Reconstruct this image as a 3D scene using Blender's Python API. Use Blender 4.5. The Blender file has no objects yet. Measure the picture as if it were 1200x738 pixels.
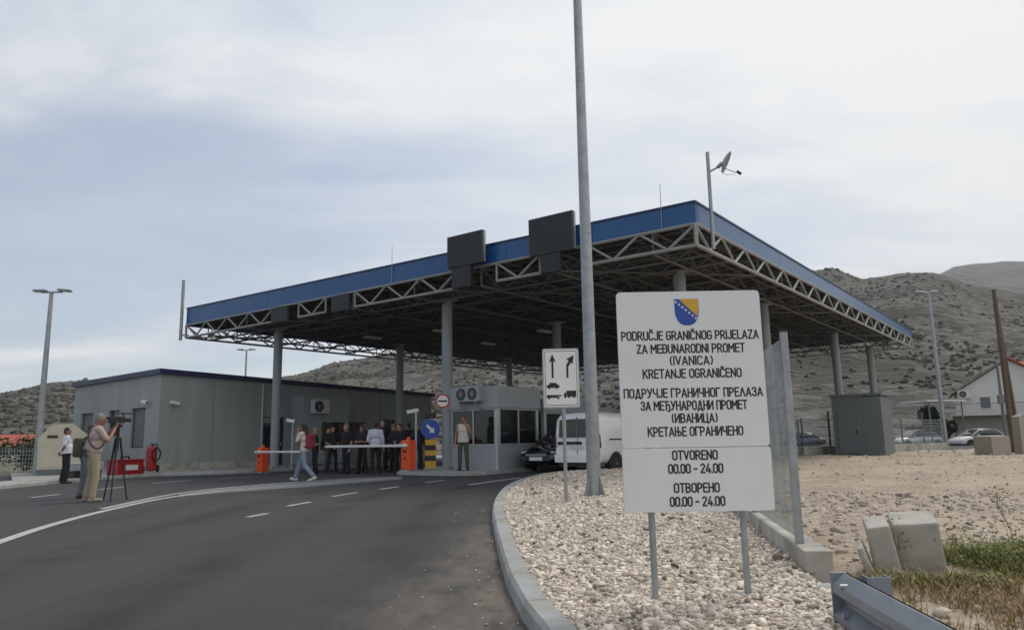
import bpy, bmesh, math, random
import numpy as np
from mathutils import Vector, Matrix, noise
R = math.radians
random.seed(7); rng = np.random.default_rng(7)
scene = bpy.context.scene
COL = scene.collection

# ------------------------------------------------------------------ camera, world, sun, exposure
CAM_H = 1.13
cd = bpy.data.cameras.new("camera"); cam = bpy.data.objects.new("camera", cd); COL.objects.link(cam)
cd.sensor_width = 36.0; cd.lens = 868 / 1200 * 36.0; cd.clip_start = 0.05; cd.clip_end = 6000
cam.matrix_world = Matrix.Translation((0, 0, CAM_H)) @ Matrix.Rotation(R(99.6), 4, 'X') @ Matrix.Rotation(R(-1.0), 4, 'Z')
scene.camera = cam

SUN_EL, SUN_AZ = 52.0, 48.0          # azimuth clockwise from +Y
world = bpy.data.worlds.new("World"); scene.world = world; world.use_nodes = True
nt = world.node_tree; nt.nodes.clear()
def N(t, **k):
    n = nt.nodes.new(t)
    for a, b in k.items(): setattr(n, a, b)
    return n
def wmath(op, a, b=None):
    n = N('ShaderNodeMath', operation=op)
    for i, v in enumerate((a, b)):
        if v is None: continue
        if isinstance(v, (int, float)): n.inputs[i].default_value = v
        else: nt.links.new(v, n.inputs[i])
    return n.outputs[0]
out = N('ShaderNodeOutputWorld'); bg = N('ShaderNodeBackground'); bg.inputs['Strength'].default_value = 0.1
sky = N('ShaderNodeTexSky'); sky.sky_type = 'NISHITA'; sky.sun_disc = False
sky.sun_elevation = R(SUN_EL); sky.sun_rotation = R(SUN_AZ); sky.altitude = 200; sky.air_density = 1.0; sky.dust_density = 0.7; sky.ozone_density = 1.0
tc = N('ShaderNodeTexCoord'); sx = N('ShaderNodeSeparateXYZ'); nt.links.new(tc.outputs['Generated'], sx.inputs[0])
dz = wmath('ADD', wmath('MAXIMUM', sx.outputs[2], 0.0), 0.16)
px = wmath('DIVIDE', sx.outputs[0], dz); py = wmath('DIVIDE', sx.outputs[1], dz)
cx = N('ShaderNodeCombineXYZ'); nt.links.new(px, cx.inputs[0]); nt.links.new(py, cx.inputs[1])
mp = N('ShaderNodeMapping'); nt.links.new(cx.outputs[0], mp.inputs[0]); mp.inputs['Scale'].default_value = (0.55, 0.9, 1); mp.inputs['Location'].default_value = (9.2, 0.1, 0.3); mp.inputs['Rotation'].default_value = (0, 0, R(-12))
n1 = N('ShaderNodeTexNoise'); n1.inputs['Scale'].default_value = 1.15; n1.inputs['Detail'].default_value = 9; n1.inputs['Roughness'].default_value = 0.58; n1.inputs['Distortion'].default_value = 0.8
nt.links.new(mp.outputs[0], n1.inputs['Vector'])
n2 = N('ShaderNodeTexNoise'); n2.inputs['Scale'].default_value = 2.1; n2.inputs['Detail'].default_value = 8; n2.inputs['Roughness'].default_value = 0.55
mp2 = N('ShaderNodeMapping'); nt.links.new(cx.outputs[0], mp2.inputs[0]); mp2.inputs['Location'].default_value = (19.4, 4.1, 2.0); mp2.inputs['Scale'].default_value = (0.5, 1.0, 1)
nt.links.new(mp2.outputs[0], n2.inputs['Vector'])
# the thick bright cloud lies to the right, the thin blue gaps to the left and ahead
side = wmath('MULTIPLY', wmath('ADD', sx.outputs[0], 0.14), 0.32)
low = wmath('MULTIPLY', wmath('MAXIMUM', wmath('SUBTRACT', 0.24, sx.outputs[2]), 0.0), 0.75)
mask_in = wmath('ADD', wmath('ADD', n1.outputs['Fac'], side), low)
mask = N('ShaderNodeMapRange'); mask.interpolation_type = 'SMOOTHSTEP'; nt.links.new(mask_in, mask.inputs[0])
for k, v in (('From Min', 0.38), ('From Max', 0.63), ('To Min', 0.42), ('To Max', 1.0)): mask.inputs[k].default_value = v
shade = N('ShaderNodeMapRange'); shade.interpolation_type = 'SMOOTHSTEP'; nt.links.new(wmath('ADD', n2.outputs['Fac'], wmath('MULTIPLY', sx.outputs[0], 0.14)), shade.inputs[0])
for k, v in (('From Min', 0.36), ('From Max', 0.62)): shade.inputs[k].default_value = v
cm = N('ShaderNodeMix'); cm.data_type = 'RGBA'; nt.links.new(shade.outputs[0], cm.inputs['Factor'])
cm.inputs['A'].default_value = (6.2, 6.65, 7.3, 1); cm.inputs['B'].default_value = (7.75, 7.85, 7.9, 1)
fm = N('ShaderNodeMix'); fm.data_type = 'RGBA'; nt.links.new(mask.outputs[0], fm.inputs['Factor'])
nt.links.new(sky.outputs[0], fm.inputs['A']); nt.links.new(cm.outputs['Result'], fm.inputs['B'])
nt.links.new(fm.outputs['Result'], bg.inputs['Color']); nt.links.new(bg.outputs[0], out.inputs[0])

sd = bpy.data.lights.new("sun", 'SUN'); sd.energy = 1.5; sd.angle = R(24); sd.color = (1.0, 0.95, 0.88)
sun = bpy.data.objects.new("sun", sd); COL.objects.link(sun)
az, el = R(SUN_AZ), R(SUN_EL)
sun.rotation_euler = Vector((-math.sin(az) * math.cos(el), -math.cos(az) * math.cos(el), -math.sin(el))).to_track_quat('-Z', 'Y').to_euler()
vs = scene.view_settings; vs.view_transform = 'Standard'; vs.look = 'None'; vs.exposure = 0.27; vs.gamma = 1.0; vs.use_curve_mapping = False

# ------------------------------------------------------------------ materials
def mat(name, col, rough=0.7, metal=0.0, var=0.12, scale=6.0, bump=0.0, bscale=40.0, col2=None, c2scale=3.0, c2lo=0.45, c2hi=0.62, spec=0.5, coat=0.0, island=0.0, stretch=None, detail=6):
    m = bpy.data.materials.new(name); m.use_nodes = True
    t = m.node_tree; b = t.nodes['Principled BSDF']
    b.inputs['Roughness'].default_value = rough; b.inputs['Metallic'].default_value = metal
    b.inputs['Specular IOR Level'].default_value = spec; b.inputs['Coat Weight'].default_value = coat
    tcn = t.nodes.new('ShaderNodeTexCoord'); vec = tcn.outputs['Object']
    if stretch:
        mpn = t.nodes.new('ShaderNodeMapping'); mpn.inputs['Scale'].default_value = stretch; t.links.new(vec, mpn.inputs[0]); vec = mpn.outputs[0]
    def noise_(s, d=detail):
        n = t.nodes.new('ShaderNodeTexNoise'); n.inputs['Scale'].default_value = s; n.inputs['Detail'].default_value = d; n.inputs['Roughness'].default_value = 0.6
        t.links.new(vec, n.inputs['Vector']); return n.outputs['Fac']
    c = t.nodes.new('ShaderNodeRGB'); c.outputs[0].default_value = (*col, 1); cur = c.outputs[0]
    if col2:
        mr = t.nodes.new('ShaderNodeMapRange'); mr.inputs[1].default_value = c2lo; mr.inputs[2].default_value = c2hi; t.links.new(noise_(c2scale), mr.inputs[0])
        mx = t.nodes.new('ShaderNodeMix'); mx.data_type = 'RGBA'; t.links.new(mr.outputs[0], mx.inputs['Factor']); t.links.new(cur, mx.inputs['A']); mx.inputs['B'].default_value = (*col2, 1); cur = mx.outputs['Result']
    fac = noise_(scale)
    mr = t.nodes.new('ShaderNodeMapRange'); mr.inputs[1].default_value = 0.25; mr.inputs[2].default_value = 0.75; mr.inputs[3].default_value = 1 - var; mr.inputs[4].default_value = 1 + var
    t.links.new(fac, mr.inputs[0]); val = mr.outputs[0]
    if island:
        g = t.nodes.new('ShaderNodeNewGeometry'); r2 = t.nodes.new('ShaderNodeMapRange'); r2.inputs[3].default_value = 1 - island; r2.inputs[4].default_value = 1 + island
        t.links.new(g.outputs['Random Per Island'], r2.inputs[0]); mm = t.nodes.new('ShaderNodeMath'); mm.operation = 'MULTIPLY'; t.links.new(val, mm.inputs[0]); t.links.new(r2.outputs[0], mm.inputs[1]); val = mm.outputs[0]
    hs = t.nodes.new('ShaderNodeVectorMath'); hs.operation = 'SCALE'; t.links.new(cur, hs.inputs[0]); t.links.new(val, hs.inputs['Scale'])
    t.links.new(hs.outputs[0], b.inputs['Base Color'])
    if bump:
        bn = t.nodes.new('ShaderNodeBump'); bn.inputs['Strength'].default_value = bump; bn.inputs['Distance'].default_value = 0.02
        t.links.new(noise_(bscale, 4), bn.inputs['Height']); t.links.new(bn.outputs[0], b.inputs['Normal'])
    return m
M = dict(
    concrete=mat('concrete', (0.47, 0.445, 0.39), 0.9, var=0.2, scale=4, bump=0.35, bscale=60, col2=(0.30, 0.285, 0.25), c2scale=2.2),
    kerbstone=mat('kerb concrete', (0.36, 0.37, 0.36), 0.85, var=0.16, scale=5, bump=0.25, bscale=70, col2=(0.30, 0.29, 0.26), c2scale=1.6),
    paving=mat('pavement concrete', (0.34, 0.33, 0.31), 0.9, var=0.18, scale=1.2, bump=0.2, bscale=30),
    galv=mat('galvanised steel', (0.36, 0.38, 0.39), 0.45, 0.55, var=0.14, scale=9, col2=(0.30, 0.32, 0.34), c2scale=5),
    galvblue=mat('bluish galvanised rail', (0.24, 0.265, 0.30), 0.45, 0.35, var=0.15, scale=7),
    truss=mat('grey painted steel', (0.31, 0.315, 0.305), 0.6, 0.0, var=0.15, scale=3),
    shadedtruss=mat('grey steel with painted shade', (0.135, 0.135, 0.13), 0.65, 0.0, var=0.15, scale=3),  # same steel as the edge trusses, shade under the canopy darkened into its colour
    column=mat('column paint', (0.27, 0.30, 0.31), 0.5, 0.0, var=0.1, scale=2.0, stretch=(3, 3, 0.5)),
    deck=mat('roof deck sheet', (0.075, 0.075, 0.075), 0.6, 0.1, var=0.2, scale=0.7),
    blue=mat('blue coated sheet', (0.008, 0.085, 0.25), 0.30, 0.0, var=0.12, scale=0.6, spec=0.6, bump=0.06, bscale=2.0, stretch=(1, 1, 0.3)),
    navy=mat('dark blue roof trim', (0.020, 0.026, 0.085), 0.4, var=0.1),
    cladding=mat('grey render', (0.325, 0.35, 0.345), 0.8, var=0.10, scale=1.0, bump=0.12, bscale=45, col2=(0.295, 0.317, 0.31), c2scale=1.5, c2lo=0.45, c2hi=0.7, stretch=(1.2, 1.2, 0.14)),
    panelgrey=mat('grey sandwich panel', (0.33, 0.36, 0.37), 0.5, var=0.07, scale=1.0),
    kioskgrey=mat('dark grey panel', (0.14, 0.16, 0.165), 0.55, var=0.1, scale=0.9),
    frame=mat('grey aluminium frame', (0.46, 0.49, 0.50), 0.4, 0.3, var=0.06),
    darkframe=mat('dark window frame', (0.05, 0.055, 0.06), 0.45, var=0.1),
    glass=mat('dark glazing', (0.018, 0.021, 0.024), 0.06, 0.0, var=0.2, scale=1.0, spec=0.7),
    shutter=mat('grey roller blind', (0.14, 0.155, 0.155), 0.6, var=0.1),
    black=mat('black plastic', (0.018, 0.018, 0.02), 0.5, var=0.2, scale=8),
    board=mat('matt black display face', (0.022, 0.023, 0.026), 0.55, var=0.15, scale=5, bump=0.1, bscale=120),
    white=mat('white paint', (0.72, 0.72, 0.71), 0.4, var=0.05, scale=3),
    offwhite=mat('aged white paint', (0.62, 0.62, 0.60), 0.55, var=0.08, scale=3),
    signwhite=mat('white sign sheet', (0.79, 0.79, 0.79), 0.38, 0.0, var=0.035, scale=2.5, spec=0.45),
    ink=mat('black sign ink', (0.018, 0.018, 0.02), 0.5, var=0.1),
    signblue=mat('sign blue', (0.015, 0.07, 0.36), 0.35, var=0.06),
    signyellow=mat('sign yellow', (0.72, 0.40, 0.035), 0.4, var=0.06),
    signred=mat('sign red', (0.42, 0.02, 0.02), 0.4, var=0.06),
    postyellow=mat('bollard yellow', (0.60, 0.36, 0.03), 0.5, var=0.12),
    orange=mat('orange red barrier paint', (0.78, 0.085, 0.012), 0.4, var=0.08),
    red=mat('fire red paint', (0.36, 0.012, 0.022), 0.4, var=0.12, scale=4),
    cream=mat('cream enclosure paint', (0.56, 0.52, 0.40), 0.5, var=0.08, scale=2),
    vanwhite=mat('van white paint', (0.84, 0.84, 0.83), 0.22, var=0.03, scale=1.5, coat=0.5),
    carblack=mat('black car paint', (0.010, 0.010, 0.012), 0.12, var=0.1, coat=1.0),
    silver=mat('silver car paint', (0.50, 0.51, 0.53), 0.25, 0.4, var=0.04, coat=0.5),
    carblue=mat('dark blue car paint', (0.03, 0.05, 0.09), 0.2, var=0.05, coat=0.6),
    tyre=mat('tyre rubber', (0.02, 0.02, 0.02), 0.85, var=0.2, scale=10),
    rim=mat('wheel rim', (0.30, 0.30, 0.31), 0.35, 0.7, var=0.08),
    lens_red=mat('tail light lens', (0.10, 0.012, 0.012), 0.15, var=0.1, coat=0.5),
    lens=mat('clear lamp lens', (0.55, 0.56, 0.57), 0.08, 0.2, var=0.1, coat=0.6),
    wood=mat('weathered pole timber', (0.125, 0.095, 0.07), 0.9, var=0.3, scale=5, bump=0.5, bscale=30, stretch=(5, 5, 0.4)),
    plaster=mat('cream plaster', (0.68, 0.66, 0.61), 0.9, var=0.06, scale=0.8),
    plaster2=mat('beige plaster', (0.36, 0.32, 0.26), 0.9, var=0.1, scale=0.8),
    tile=mat('red roof tile', (0.40, 0.10, 0.055), 0.8, var=0.25, scale=2.5, bump=0.4, bscale=5),
    tilegrey=mat('grey roof tile', (0.22, 0.19, 0.17), 0.85, var=0.2, scale=2),
    skin=mat('skin', (0.46, 0.24, 0.16), 0.55, var=0.06), skin2=mat('tanned skin', (0.33, 0.155, 0.095), 0.55, var=0.06),
    hairdark=mat('dark hair', (0.014, 0.011, 0.010), 0.6, var=0.3, scale=30, bump=0.5, bscale=60),
    hairgrey=mat('grey hair', (0.22, 0.20, 0.18), 0.7, var=0.3, scale=30, bump=0.5, bscale=60),
    hairbrown=mat('brown hair', (0.06, 0.034, 0.02), 0.7, var=0.3, scale=30, bump=0.5, bscale=60),
    clothblack=mat('black cloth', (0.014, 0.014, 0.017), 0.9, var=0.2, bump=0.5, bscale=14),
    clothnavy=mat('navy cloth', (0.020, 0.024, 0.04), 0.9, var=0.2, bump=0.5, bscale=14),
    clothwhite=mat('white cloth', (0.66, 0.67, 0.72), 0.9, var=0.06, bump=0.5, bscale=12),
    clothlilac=mat('pale lilac cloth', (0.50, 0.50, 0.62), 0.9, var=0.06, bump=0.5, bscale=12),
    clothpink=mat('pale pink check cloth', (0.46, 0.345, 0.31), 0.9, var=0.14, scale=22, bump=0.5, bscale=12),
    clothcream=mat('cream cloth', (0.56, 0.52, 0.46), 0.9, var=0.06, bump=0.5, bscale=12),
    clothkhaki=mat('khaki cloth', (0.34, 0.285, 0.20), 0.9, var=0.1, bump=0.5, bscale=10),
    clotholive=mat('olive cloth', (0.075, 0.08, 0.055), 0.9, var=0.15, bump=0.5, bscale=10),
    clothjeans=mat('washed denim', (0.20, 0.26, 0.34), 0.9, var=0.2, scale=9, bump=0.4, bscale=14),
    clothgrey=mat('grey denim', (0.15, 0.165, 0.18), 0.9, var=0.15, bump=0.4, bscale=14),
    capyellow=mat('yellow green cap', (0.33, 0.30, 0.07), 0.85, var=0.1), capblue=mat('light blue cap', (0.14, 0.22, 0.33), 0.85, var=0.1),
    capkhaki=mat('khaki cap', (0.16, 0.14, 0.075), 0.85, var=0.1),
    leather=mat('brown leather', (0.055, 0.026, 0.016), 0.5, var=0.2), maroon=mat('maroon fabric', (0.22, 0.02, 0.04), 0.8, var=0.15, bump=0.4, bscale=18),
    shoewhite=mat('white shoe', (0.62, 0.60, 0.57), 0.6, var=0.06), shoetan=mat('tan shoe', (0.30, 0.25, 0.19), 0.7, var=0.1),
    foliage=mat('scrub leaf', (0.052, 0.066, 0.030), 0.8, var=0.3, scale=1.5, island=0.45),
    hillscrub=mat('hillside scrub', (0.072, 0.071, 0.053), 0.9, var=0.35, scale=1.2, island=0.45),
    hedge=mat('dark hedge leaf', (0.022, 0.036, 0.017), 0.8, var=0.3, scale=1.5, island=0.4),
    grassgreen=mat('green grass blade', (0.17, 0.19, 0.05), 0.75, var=0.25, scale=2, island=0.45),
    weedleaf=mat('yellow green weed leaf', (0.20, 0.205, 0.06), 0.8, var=0.25, scale=2, island=0.5),
    grassdry=mat('dry grass blade', (0.30, 0.21, 0.10), 0.85, var=0.25, scale=2, island=0.4),
    stone=mat('pale gravel stone', (0.71, 0.62, 0.515), 0.9, var=0.12, scale=9, island=0.36, bump=0.3, bscale=90),
    darkstone=mat('brown grey stone', (0.29, 0.24, 0.19), 0.9, var=0.15, scale=9, island=0.45),
    rubble=mat('tan rubble stone', (0.44, 0.375, 0.305), 0.95, var=0.15, scale=5, island=0.45, bump=0.3, bscale=50),
    gravelbed=mat('gravel bed', (0.42, 0.33, 0.25), 0.95, var=0.35, scale=28, bump=1.0, bscale=34, col2=(0.56, 0.48, 0.39), c2scale=22, c2lo=0.42, c2hi=0.55),
    gore=mat('faded gore paint', (0.20, 0.20, 0.195), 0.8, var=0.2, scale=3, col2=(0.12, 0.12, 0.12), c2scale=5, c2lo=0.5, c2hi=0.7),
    line=mat('worn white line paint', (0.44, 0.44, 0.43), 0.75, var=0.2, scale=5, col2=(0.25, 0.25, 0.25), c2scale=9, c2lo=0.55, c2hi=0.72),
)

# ------------------------------------------------------------------ mesh helpers
class MB:
    """collects shapes, then links them as ONE mesh object"""
    def __init__(s): s.v = []; s.f = []; s.mi = []; s.sm = []
    def add(s, vs, fs, mi=0, sm=False):
        o = len(s.v); s.v += [tuple(p) for p in vs]
        for f in fs: s.f.append(tuple(i + o for i in f)); s.mi.append(mi); s.sm.append(sm)
    def box(s, c, d, rz=0.0, mi=0, rx=0.0, ry=0.0, bev=0.0):
        m = Matrix.Translation(c) @ Matrix.Rotation(rz, 4, 'Z') @ Matrix.Rotation(ry, 4, 'Y') @ Matrix.Rotation(rx, 4, 'X')
        if bev:
            bm = bmesh.new(); bmesh.ops.create_cube(bm, size=1.0)
            for v in bm.verts: v.co = Vector((v.co.x * d[0], v.co.y * d[1], v.co.z * d[2]))
            bmesh.ops.bevel(bm, geom=bm.edges[:], offset=bev, segments=2, affect='EDGES', profile=0.5)
            s.add([m @ v.co for v in bm.verts], [[v.index for v in f.verts] for f in (bm.verts.index_update() or bm.faces)], mi, False); bm.free(); return
        x, y, z = (q / 2 for q in d)
        vs = [m @ Vector(p) for p in ((-x, -y, -z), (x, -y, -z), (x, y, -z), (-x, y, -z), (-x, -y, z), (x, -y, z), (x, y, z), (-x, y, z))]
        s.add(vs, ((0, 3, 2, 1), (4, 5, 6, 7), (0, 1, 5, 4), (1, 2, 6, 5), (2, 3, 7, 6), (3, 0, 4, 7)), mi)
    def b2(s, x0, x1, y0, y1, z0, z1, mi=0, bev=0.0): s.box(((x0 + x1) / 2, (y0 + y1) / 2, (z0 + z1) / 2), (abs(x1 - x0), abs(y1 - y0), abs(z1 - z0)), mi=mi, bev=bev)
    def tube(s, p, q, r, r2=None, n=8, mi=0, cap=True, sm=True):
        p, q = Vector(p), Vector(q); r2 = r if r2 is None else r2; d = (q - p).normalized()
        a = d.orthogonal().normalized(); b = d.cross(a)
        vs = []
        for c, rr in ((p, r), (q, r2)):
            for i in range(n):
                t = 2 * math.pi * i / n; vs.append(c + rr * (math.cos(t) * a + math.sin(t) * b))
        s.add(vs, [(i, (i + 1) % n, n + (i + 1) % n, n + i) for i in range(n)], mi, sm)
        if cap: s.add(vs, [tuple(range(n))[::-1], tuple(range(n, 2 * n))], mi, False)
    def path(s, pts, r, n=6, mi=0):
        for a, b in zip(pts, pts[1:]): s.tube(a, b, r, n=n, mi=mi)
        for p in pts[1:-1]: s.ball(p, (r, r, r), 6, 4, mi)
    def ball(s, c, r, seg=12, rings=8, mi=0, rot=None):
        c = Vector(c); vs = []; fs = []
        if not hasattr(r, '__len__'): r = (r, r, r)
        def P(x, y, z):
            p = Vector((x * r[0], y * r[1], z * r[2])); return c + (rot @ p if rot else p)
        vs.append(P(0, 0, 1))
        for j in range(1, rings):
            t = math.pi * j / rings
            for i in range(seg): u = 2 * math.pi * i / seg; vs.append(P(math.sin(t) * math.cos(u), math.sin(t) * math.sin(u), math.cos(t)))
        vs.append(P(0, 0, -1)); L = len(vs) - 1
        for i in range(seg): fs.append((0, 1 + i, 1 + (i + 1) % seg)); fs.append((L, L - 1 - i, L - 1 - (i + 1) % seg))
        for j in range(rings - 2):
            for i in range(seg):
                a = 1 + j * seg; fs.append((a + i, a + seg + i, a + seg + (i + 1) % seg, a + (i + 1) % seg))
        s.add(vs, fs, mi, True)
    def caps(s, p, q, r1, r2, n=12):
        s.tube(p, q, r1, r2, n=n, cap=True); s.ball(p, r1, n, 8); s.ball(q, r2, n, 8)
    def prism(s, poly, fn, d0, d1, mi=0, sm=False):
        """poly in 2D, fn(u, v, d) -> 3D, extruded from d0 to d1"""
        n = len(poly); vs = [fn(u, v, d0) for u, v in poly] + [fn(u, v, d1) for u, v in poly]
        s.add(vs, [tuple(range(n))[::-1], tuple(range(n, 2 * n))], mi); s.add(vs, [(i, (i + 1) % n, n + (i + 1) % n, n + i) for i in range(n)], mi, sm)
    def loft(s, rings, mi=0, sm=True, cap=True):
        n = len(rings[0]); vs = [p for r in rings for p in r]
        fs = [(k * n + i, k * n + (i + 1) % n, (k + 1) * n + (i + 1) % n, (k + 1) * n + i) for k in range(len(rings) - 1) for i in range(n)]
        s.add(vs, fs, mi, sm)
        if cap: s.add(rings[0], [tuple(range(n))[::-1]], mi); s.add(rings[-1], [tuple(range(n))], mi)
    def mesh(s, name, mats):
        me = bpy.data.meshes.new(name); me.from_pydata(s.v, [], s.f)
        for m in (mats if isinstance(mats, (list, tuple)) else [mats]): me.materials.append(m)
        me.polygons.foreach_set('material_index', s.mi); me.polygons.foreach_set('use_smooth', s.sm)
        bm = bmesh.new(); bm.from_mesh(me); bmesh.ops.recalc_face_normals(bm, faces=bm.faces); bm.to_mesh(me); bm.free(); me.update()
        return me
    def build(s, name, mats, parent=None):
        o = bpy.data.objects.new(name, s.mesh(name, mats)); COL.objects.link(o)
        if parent: o.parent = parent
        return o
def tag(o, label=None, cat=None, group=None, kind=None):
    for k, v in (('label', label), ('category', cat), ('group', group), ('kind', kind)):
        if v: o[k] = v
    return o
def empty(name, loc, rz=0.0, label=None, cat=None, group=None):
    o = bpy.data.objects.new(name, None); COL.objects.link(o); o.location = loc; o.rotation_euler = (0, 0, rz); o.empty_display_size = 0.2
    return tag(o, label, cat, group)
def copy_tree(o, parent=None):
    c = o.copy(); COL.objects.link(c); c.parent = parent
    for ch in [k for k in o.children]: copy_tree(ch, c)
    return c
def struct(o): o['kind'] = 'structure'; return o
def arrmesh(name, V, Fc, mats, smooth=False):
    me = bpy.data.meshes.new(name); nv = len(V); k = Fc.shape[1]
    me.vertices.add(nv); me.vertices.foreach_set('co', np.asarray(V, np.float32).ravel())
    me.loops.add(Fc.size); me.loops.foreach_set('vertex_index', Fc.astype(np.int32).ravel())
    me.polygons.add(len(Fc)); me.polygons.foreach_set('loop_start', np.arange(0, Fc.size, k, dtype=np.int32))
    if smooth: me.polygons.foreach_set('use_smooth', np.ones(len(Fc), bool))
    me.materials.append(mats); me.update(); me.validate()
    return me
def link(name, me, parent=None):
    o = bpy.data.objects.new(name, me); COL.objects.link(o); o.parent = parent; return o
def sstep(t, a, b):
    t = np.clip((t - a) / (b - a), 0, 1); return t * t * (3 - 2 * t)
def gz(x, y): return float(0.08 * sstep(y, 14, 25) * sstep(x, -8, -3.5) + 0.09 * sstep(x, 6, 12) * sstep(y, 14, 28))
def gza(x, y): return 0.08 * sstep(y, 14, 25) * sstep(x, -8, -3.5) + 0.09 * sstep(x, 6, 12) * sstep(y, 14, 28)

# frame of the border station: origin under the near roof corner, b runs along the right side, a along the front
N0 = Vector((4.86, 18.76, 0)); FR = R(52.75)
E2 = Vector((math.cos(FR), math.sin(FR), 0)); E1 = Vector((-math.sin(FR), math.cos(FR), 0))
def CF(a, b, z=0.0): return N0 + a * E1 + b * E2 + Vector((0, 0, z))
def smooth_line(pts, n=6):
    P = [Vector((*p, 0)) for p in pts]; o = []
    for i in range(len(P) - 1):
        p0, p1, p2, p3 = P[max(i - 1, 0)], P[i], P[i + 1], P[min(i + 2, len(P) - 1)]
        for k in range(n):
            t = k / n; o.append(0.5 * ((2 * p1) + (p2 - p0) * t + (2 * p0 - 5 * p1 + 4 * p2 - p3) * t * t + (3 * p1 - p0 - 3 * p2 + p3) * t ** 3))
    o.append(P[-1]); return o
def inside(poly, x, y):
    c = np.zeros(np.shape(x), bool); n = len(poly)
    for i in range(n):
        x1, y1 = poly[i]; x2, y2 = poly[(i + 1) % n]
        if y1 == y2: continue
        c ^= ((y1 > y) != (y2 > y)) & (x < (x2 - x1) * (y - y1) / (y2 - y1) + x1)
    return c
def dist_line(pts, x, y):
    d = np.full(np.shape(x), 1e9)
    for a, b in zip(pts, pts[1:]):
        ax, ay, bx, by = a[0], a[1], b[0], b[1]; L = (bx - ax) ** 2 + (by - ay) ** 2 + 1e-9
        t = np.clip(((x - ax) * (bx - ax) + (y - ay) * (by - ay)) / L, 0, 1)
        d = np.minimum(d, np.hypot(x - ax - t * (bx - ax), y - ay - t * (by - ay)))
    return d

# ------------------------------------------------------------------ ground, road, kerbs
KERB = [(0.30, 3.0), (0.16, 4.31), (0.06, 4.85), (-0.04, 5.67), (-0.14, 7.2), (-0.28, 9.91), (-0.36, 11.82), (-0.36, 14.24), (-0.20, 17.3), (0.27, 20.0), (0.94, 22.2), (1.8, 23.6), (3.0, 24.9), (4.2, 26.0)]
kline = smooth_line(KERB)
WD = Vector((math.sin(R(10.1)), math.cos(R(10.1)), 0)); W0 = Vector((2.10, 5.62, 0))       # fence foundation line
WLEN = 20.5; W1 = W0 + WD * WLEN
LK = [(-15.4, 14.0), (-15.0, 19.0), (-14.81, 21.8), (-14.92, 24.37), (-14.66, 26.89), (-13.93, 29.0), (-12.2, 29.9), (-10.6, 30.9), (-9.2, 33.2)]
lline = smooth_line(LK, 4)

def ramp_mix(t, fac, a, b):
    mx = t.nodes.new('ShaderNodeMix'); mx.data_type = 'RGBA'; t.links.new(fac, mx.inputs['Factor'])
    for k, v in (('A', a), ('B', b)):
        if isinstance(v, tuple): mx.inputs[k].default_value = (*v, 1)
        else: t.links.new(v, mx.inputs[k])
    return mx.outputs['Result']
def nz(t, vec, s, d=6, lo=0.4, hi=0.6, rough=0.6, scl=None):
    if scl:
        mpn = t.nodes.new('ShaderNodeMapping'); mpn.inputs['Scale'].default_value = scl; t.links.new(vec, mpn.inputs[0]); vec = mpn.outputs[0]
    n = t.nodes.new('ShaderNodeTexNoise'); n.inputs['Scale'].default_value = s; n.inputs['Detail'].default_value = d; n.inputs['Roughness'].default_value = rough; t.links.new(vec, n.inputs['Vector'])
    mr = t.nodes.new('ShaderNodeMapRange'); mr.inputs[1].default_value = lo; mr.inputs[2].default_value = hi; t.links.new(n.outputs['Fac'], mr.inputs[0]); return mr.outputs[0]
def tmath(t, op, a, b):
    n = t.nodes.new('ShaderNodeMath'); n.operation = op; n.use_clamp = True
    for i, v in enumerate((a, b)):
        if isinstance(v, (int, float)): n.inputs[i].default_value = v
        else: t.links.new(v, n.inputs[i])
    return n.outputs[0]
def ground_mat(name, build, rough=0.95, bump=0.5, bscale=30, bdist=0.03):
    m = bpy.data.materials.new(name); m.use_nodes = True; t = m.node_tree; b = t.nodes['Principled BSDF']; b.inputs['Roughness'].default_value = rough; b.inputs['Specular IOR Level'].default_value = 0.3
    v = t.nodes.new('ShaderNodeTexCoord').outputs['Object']
    t.links.new(build(t, v), b.inputs['Base Color'])
    bn = t.nodes.new('ShaderNodeBump'); bn.inputs['Strength'].default_value = bump; bn.inputs['Distance'].default_value = bdist
    t.links.new(nz(t, v, bscale, 5, 0.2, 0.8), bn.inputs['Height']); t.links.new(bn.outputs[0], b.inputs['Normal'])
    return m
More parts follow.
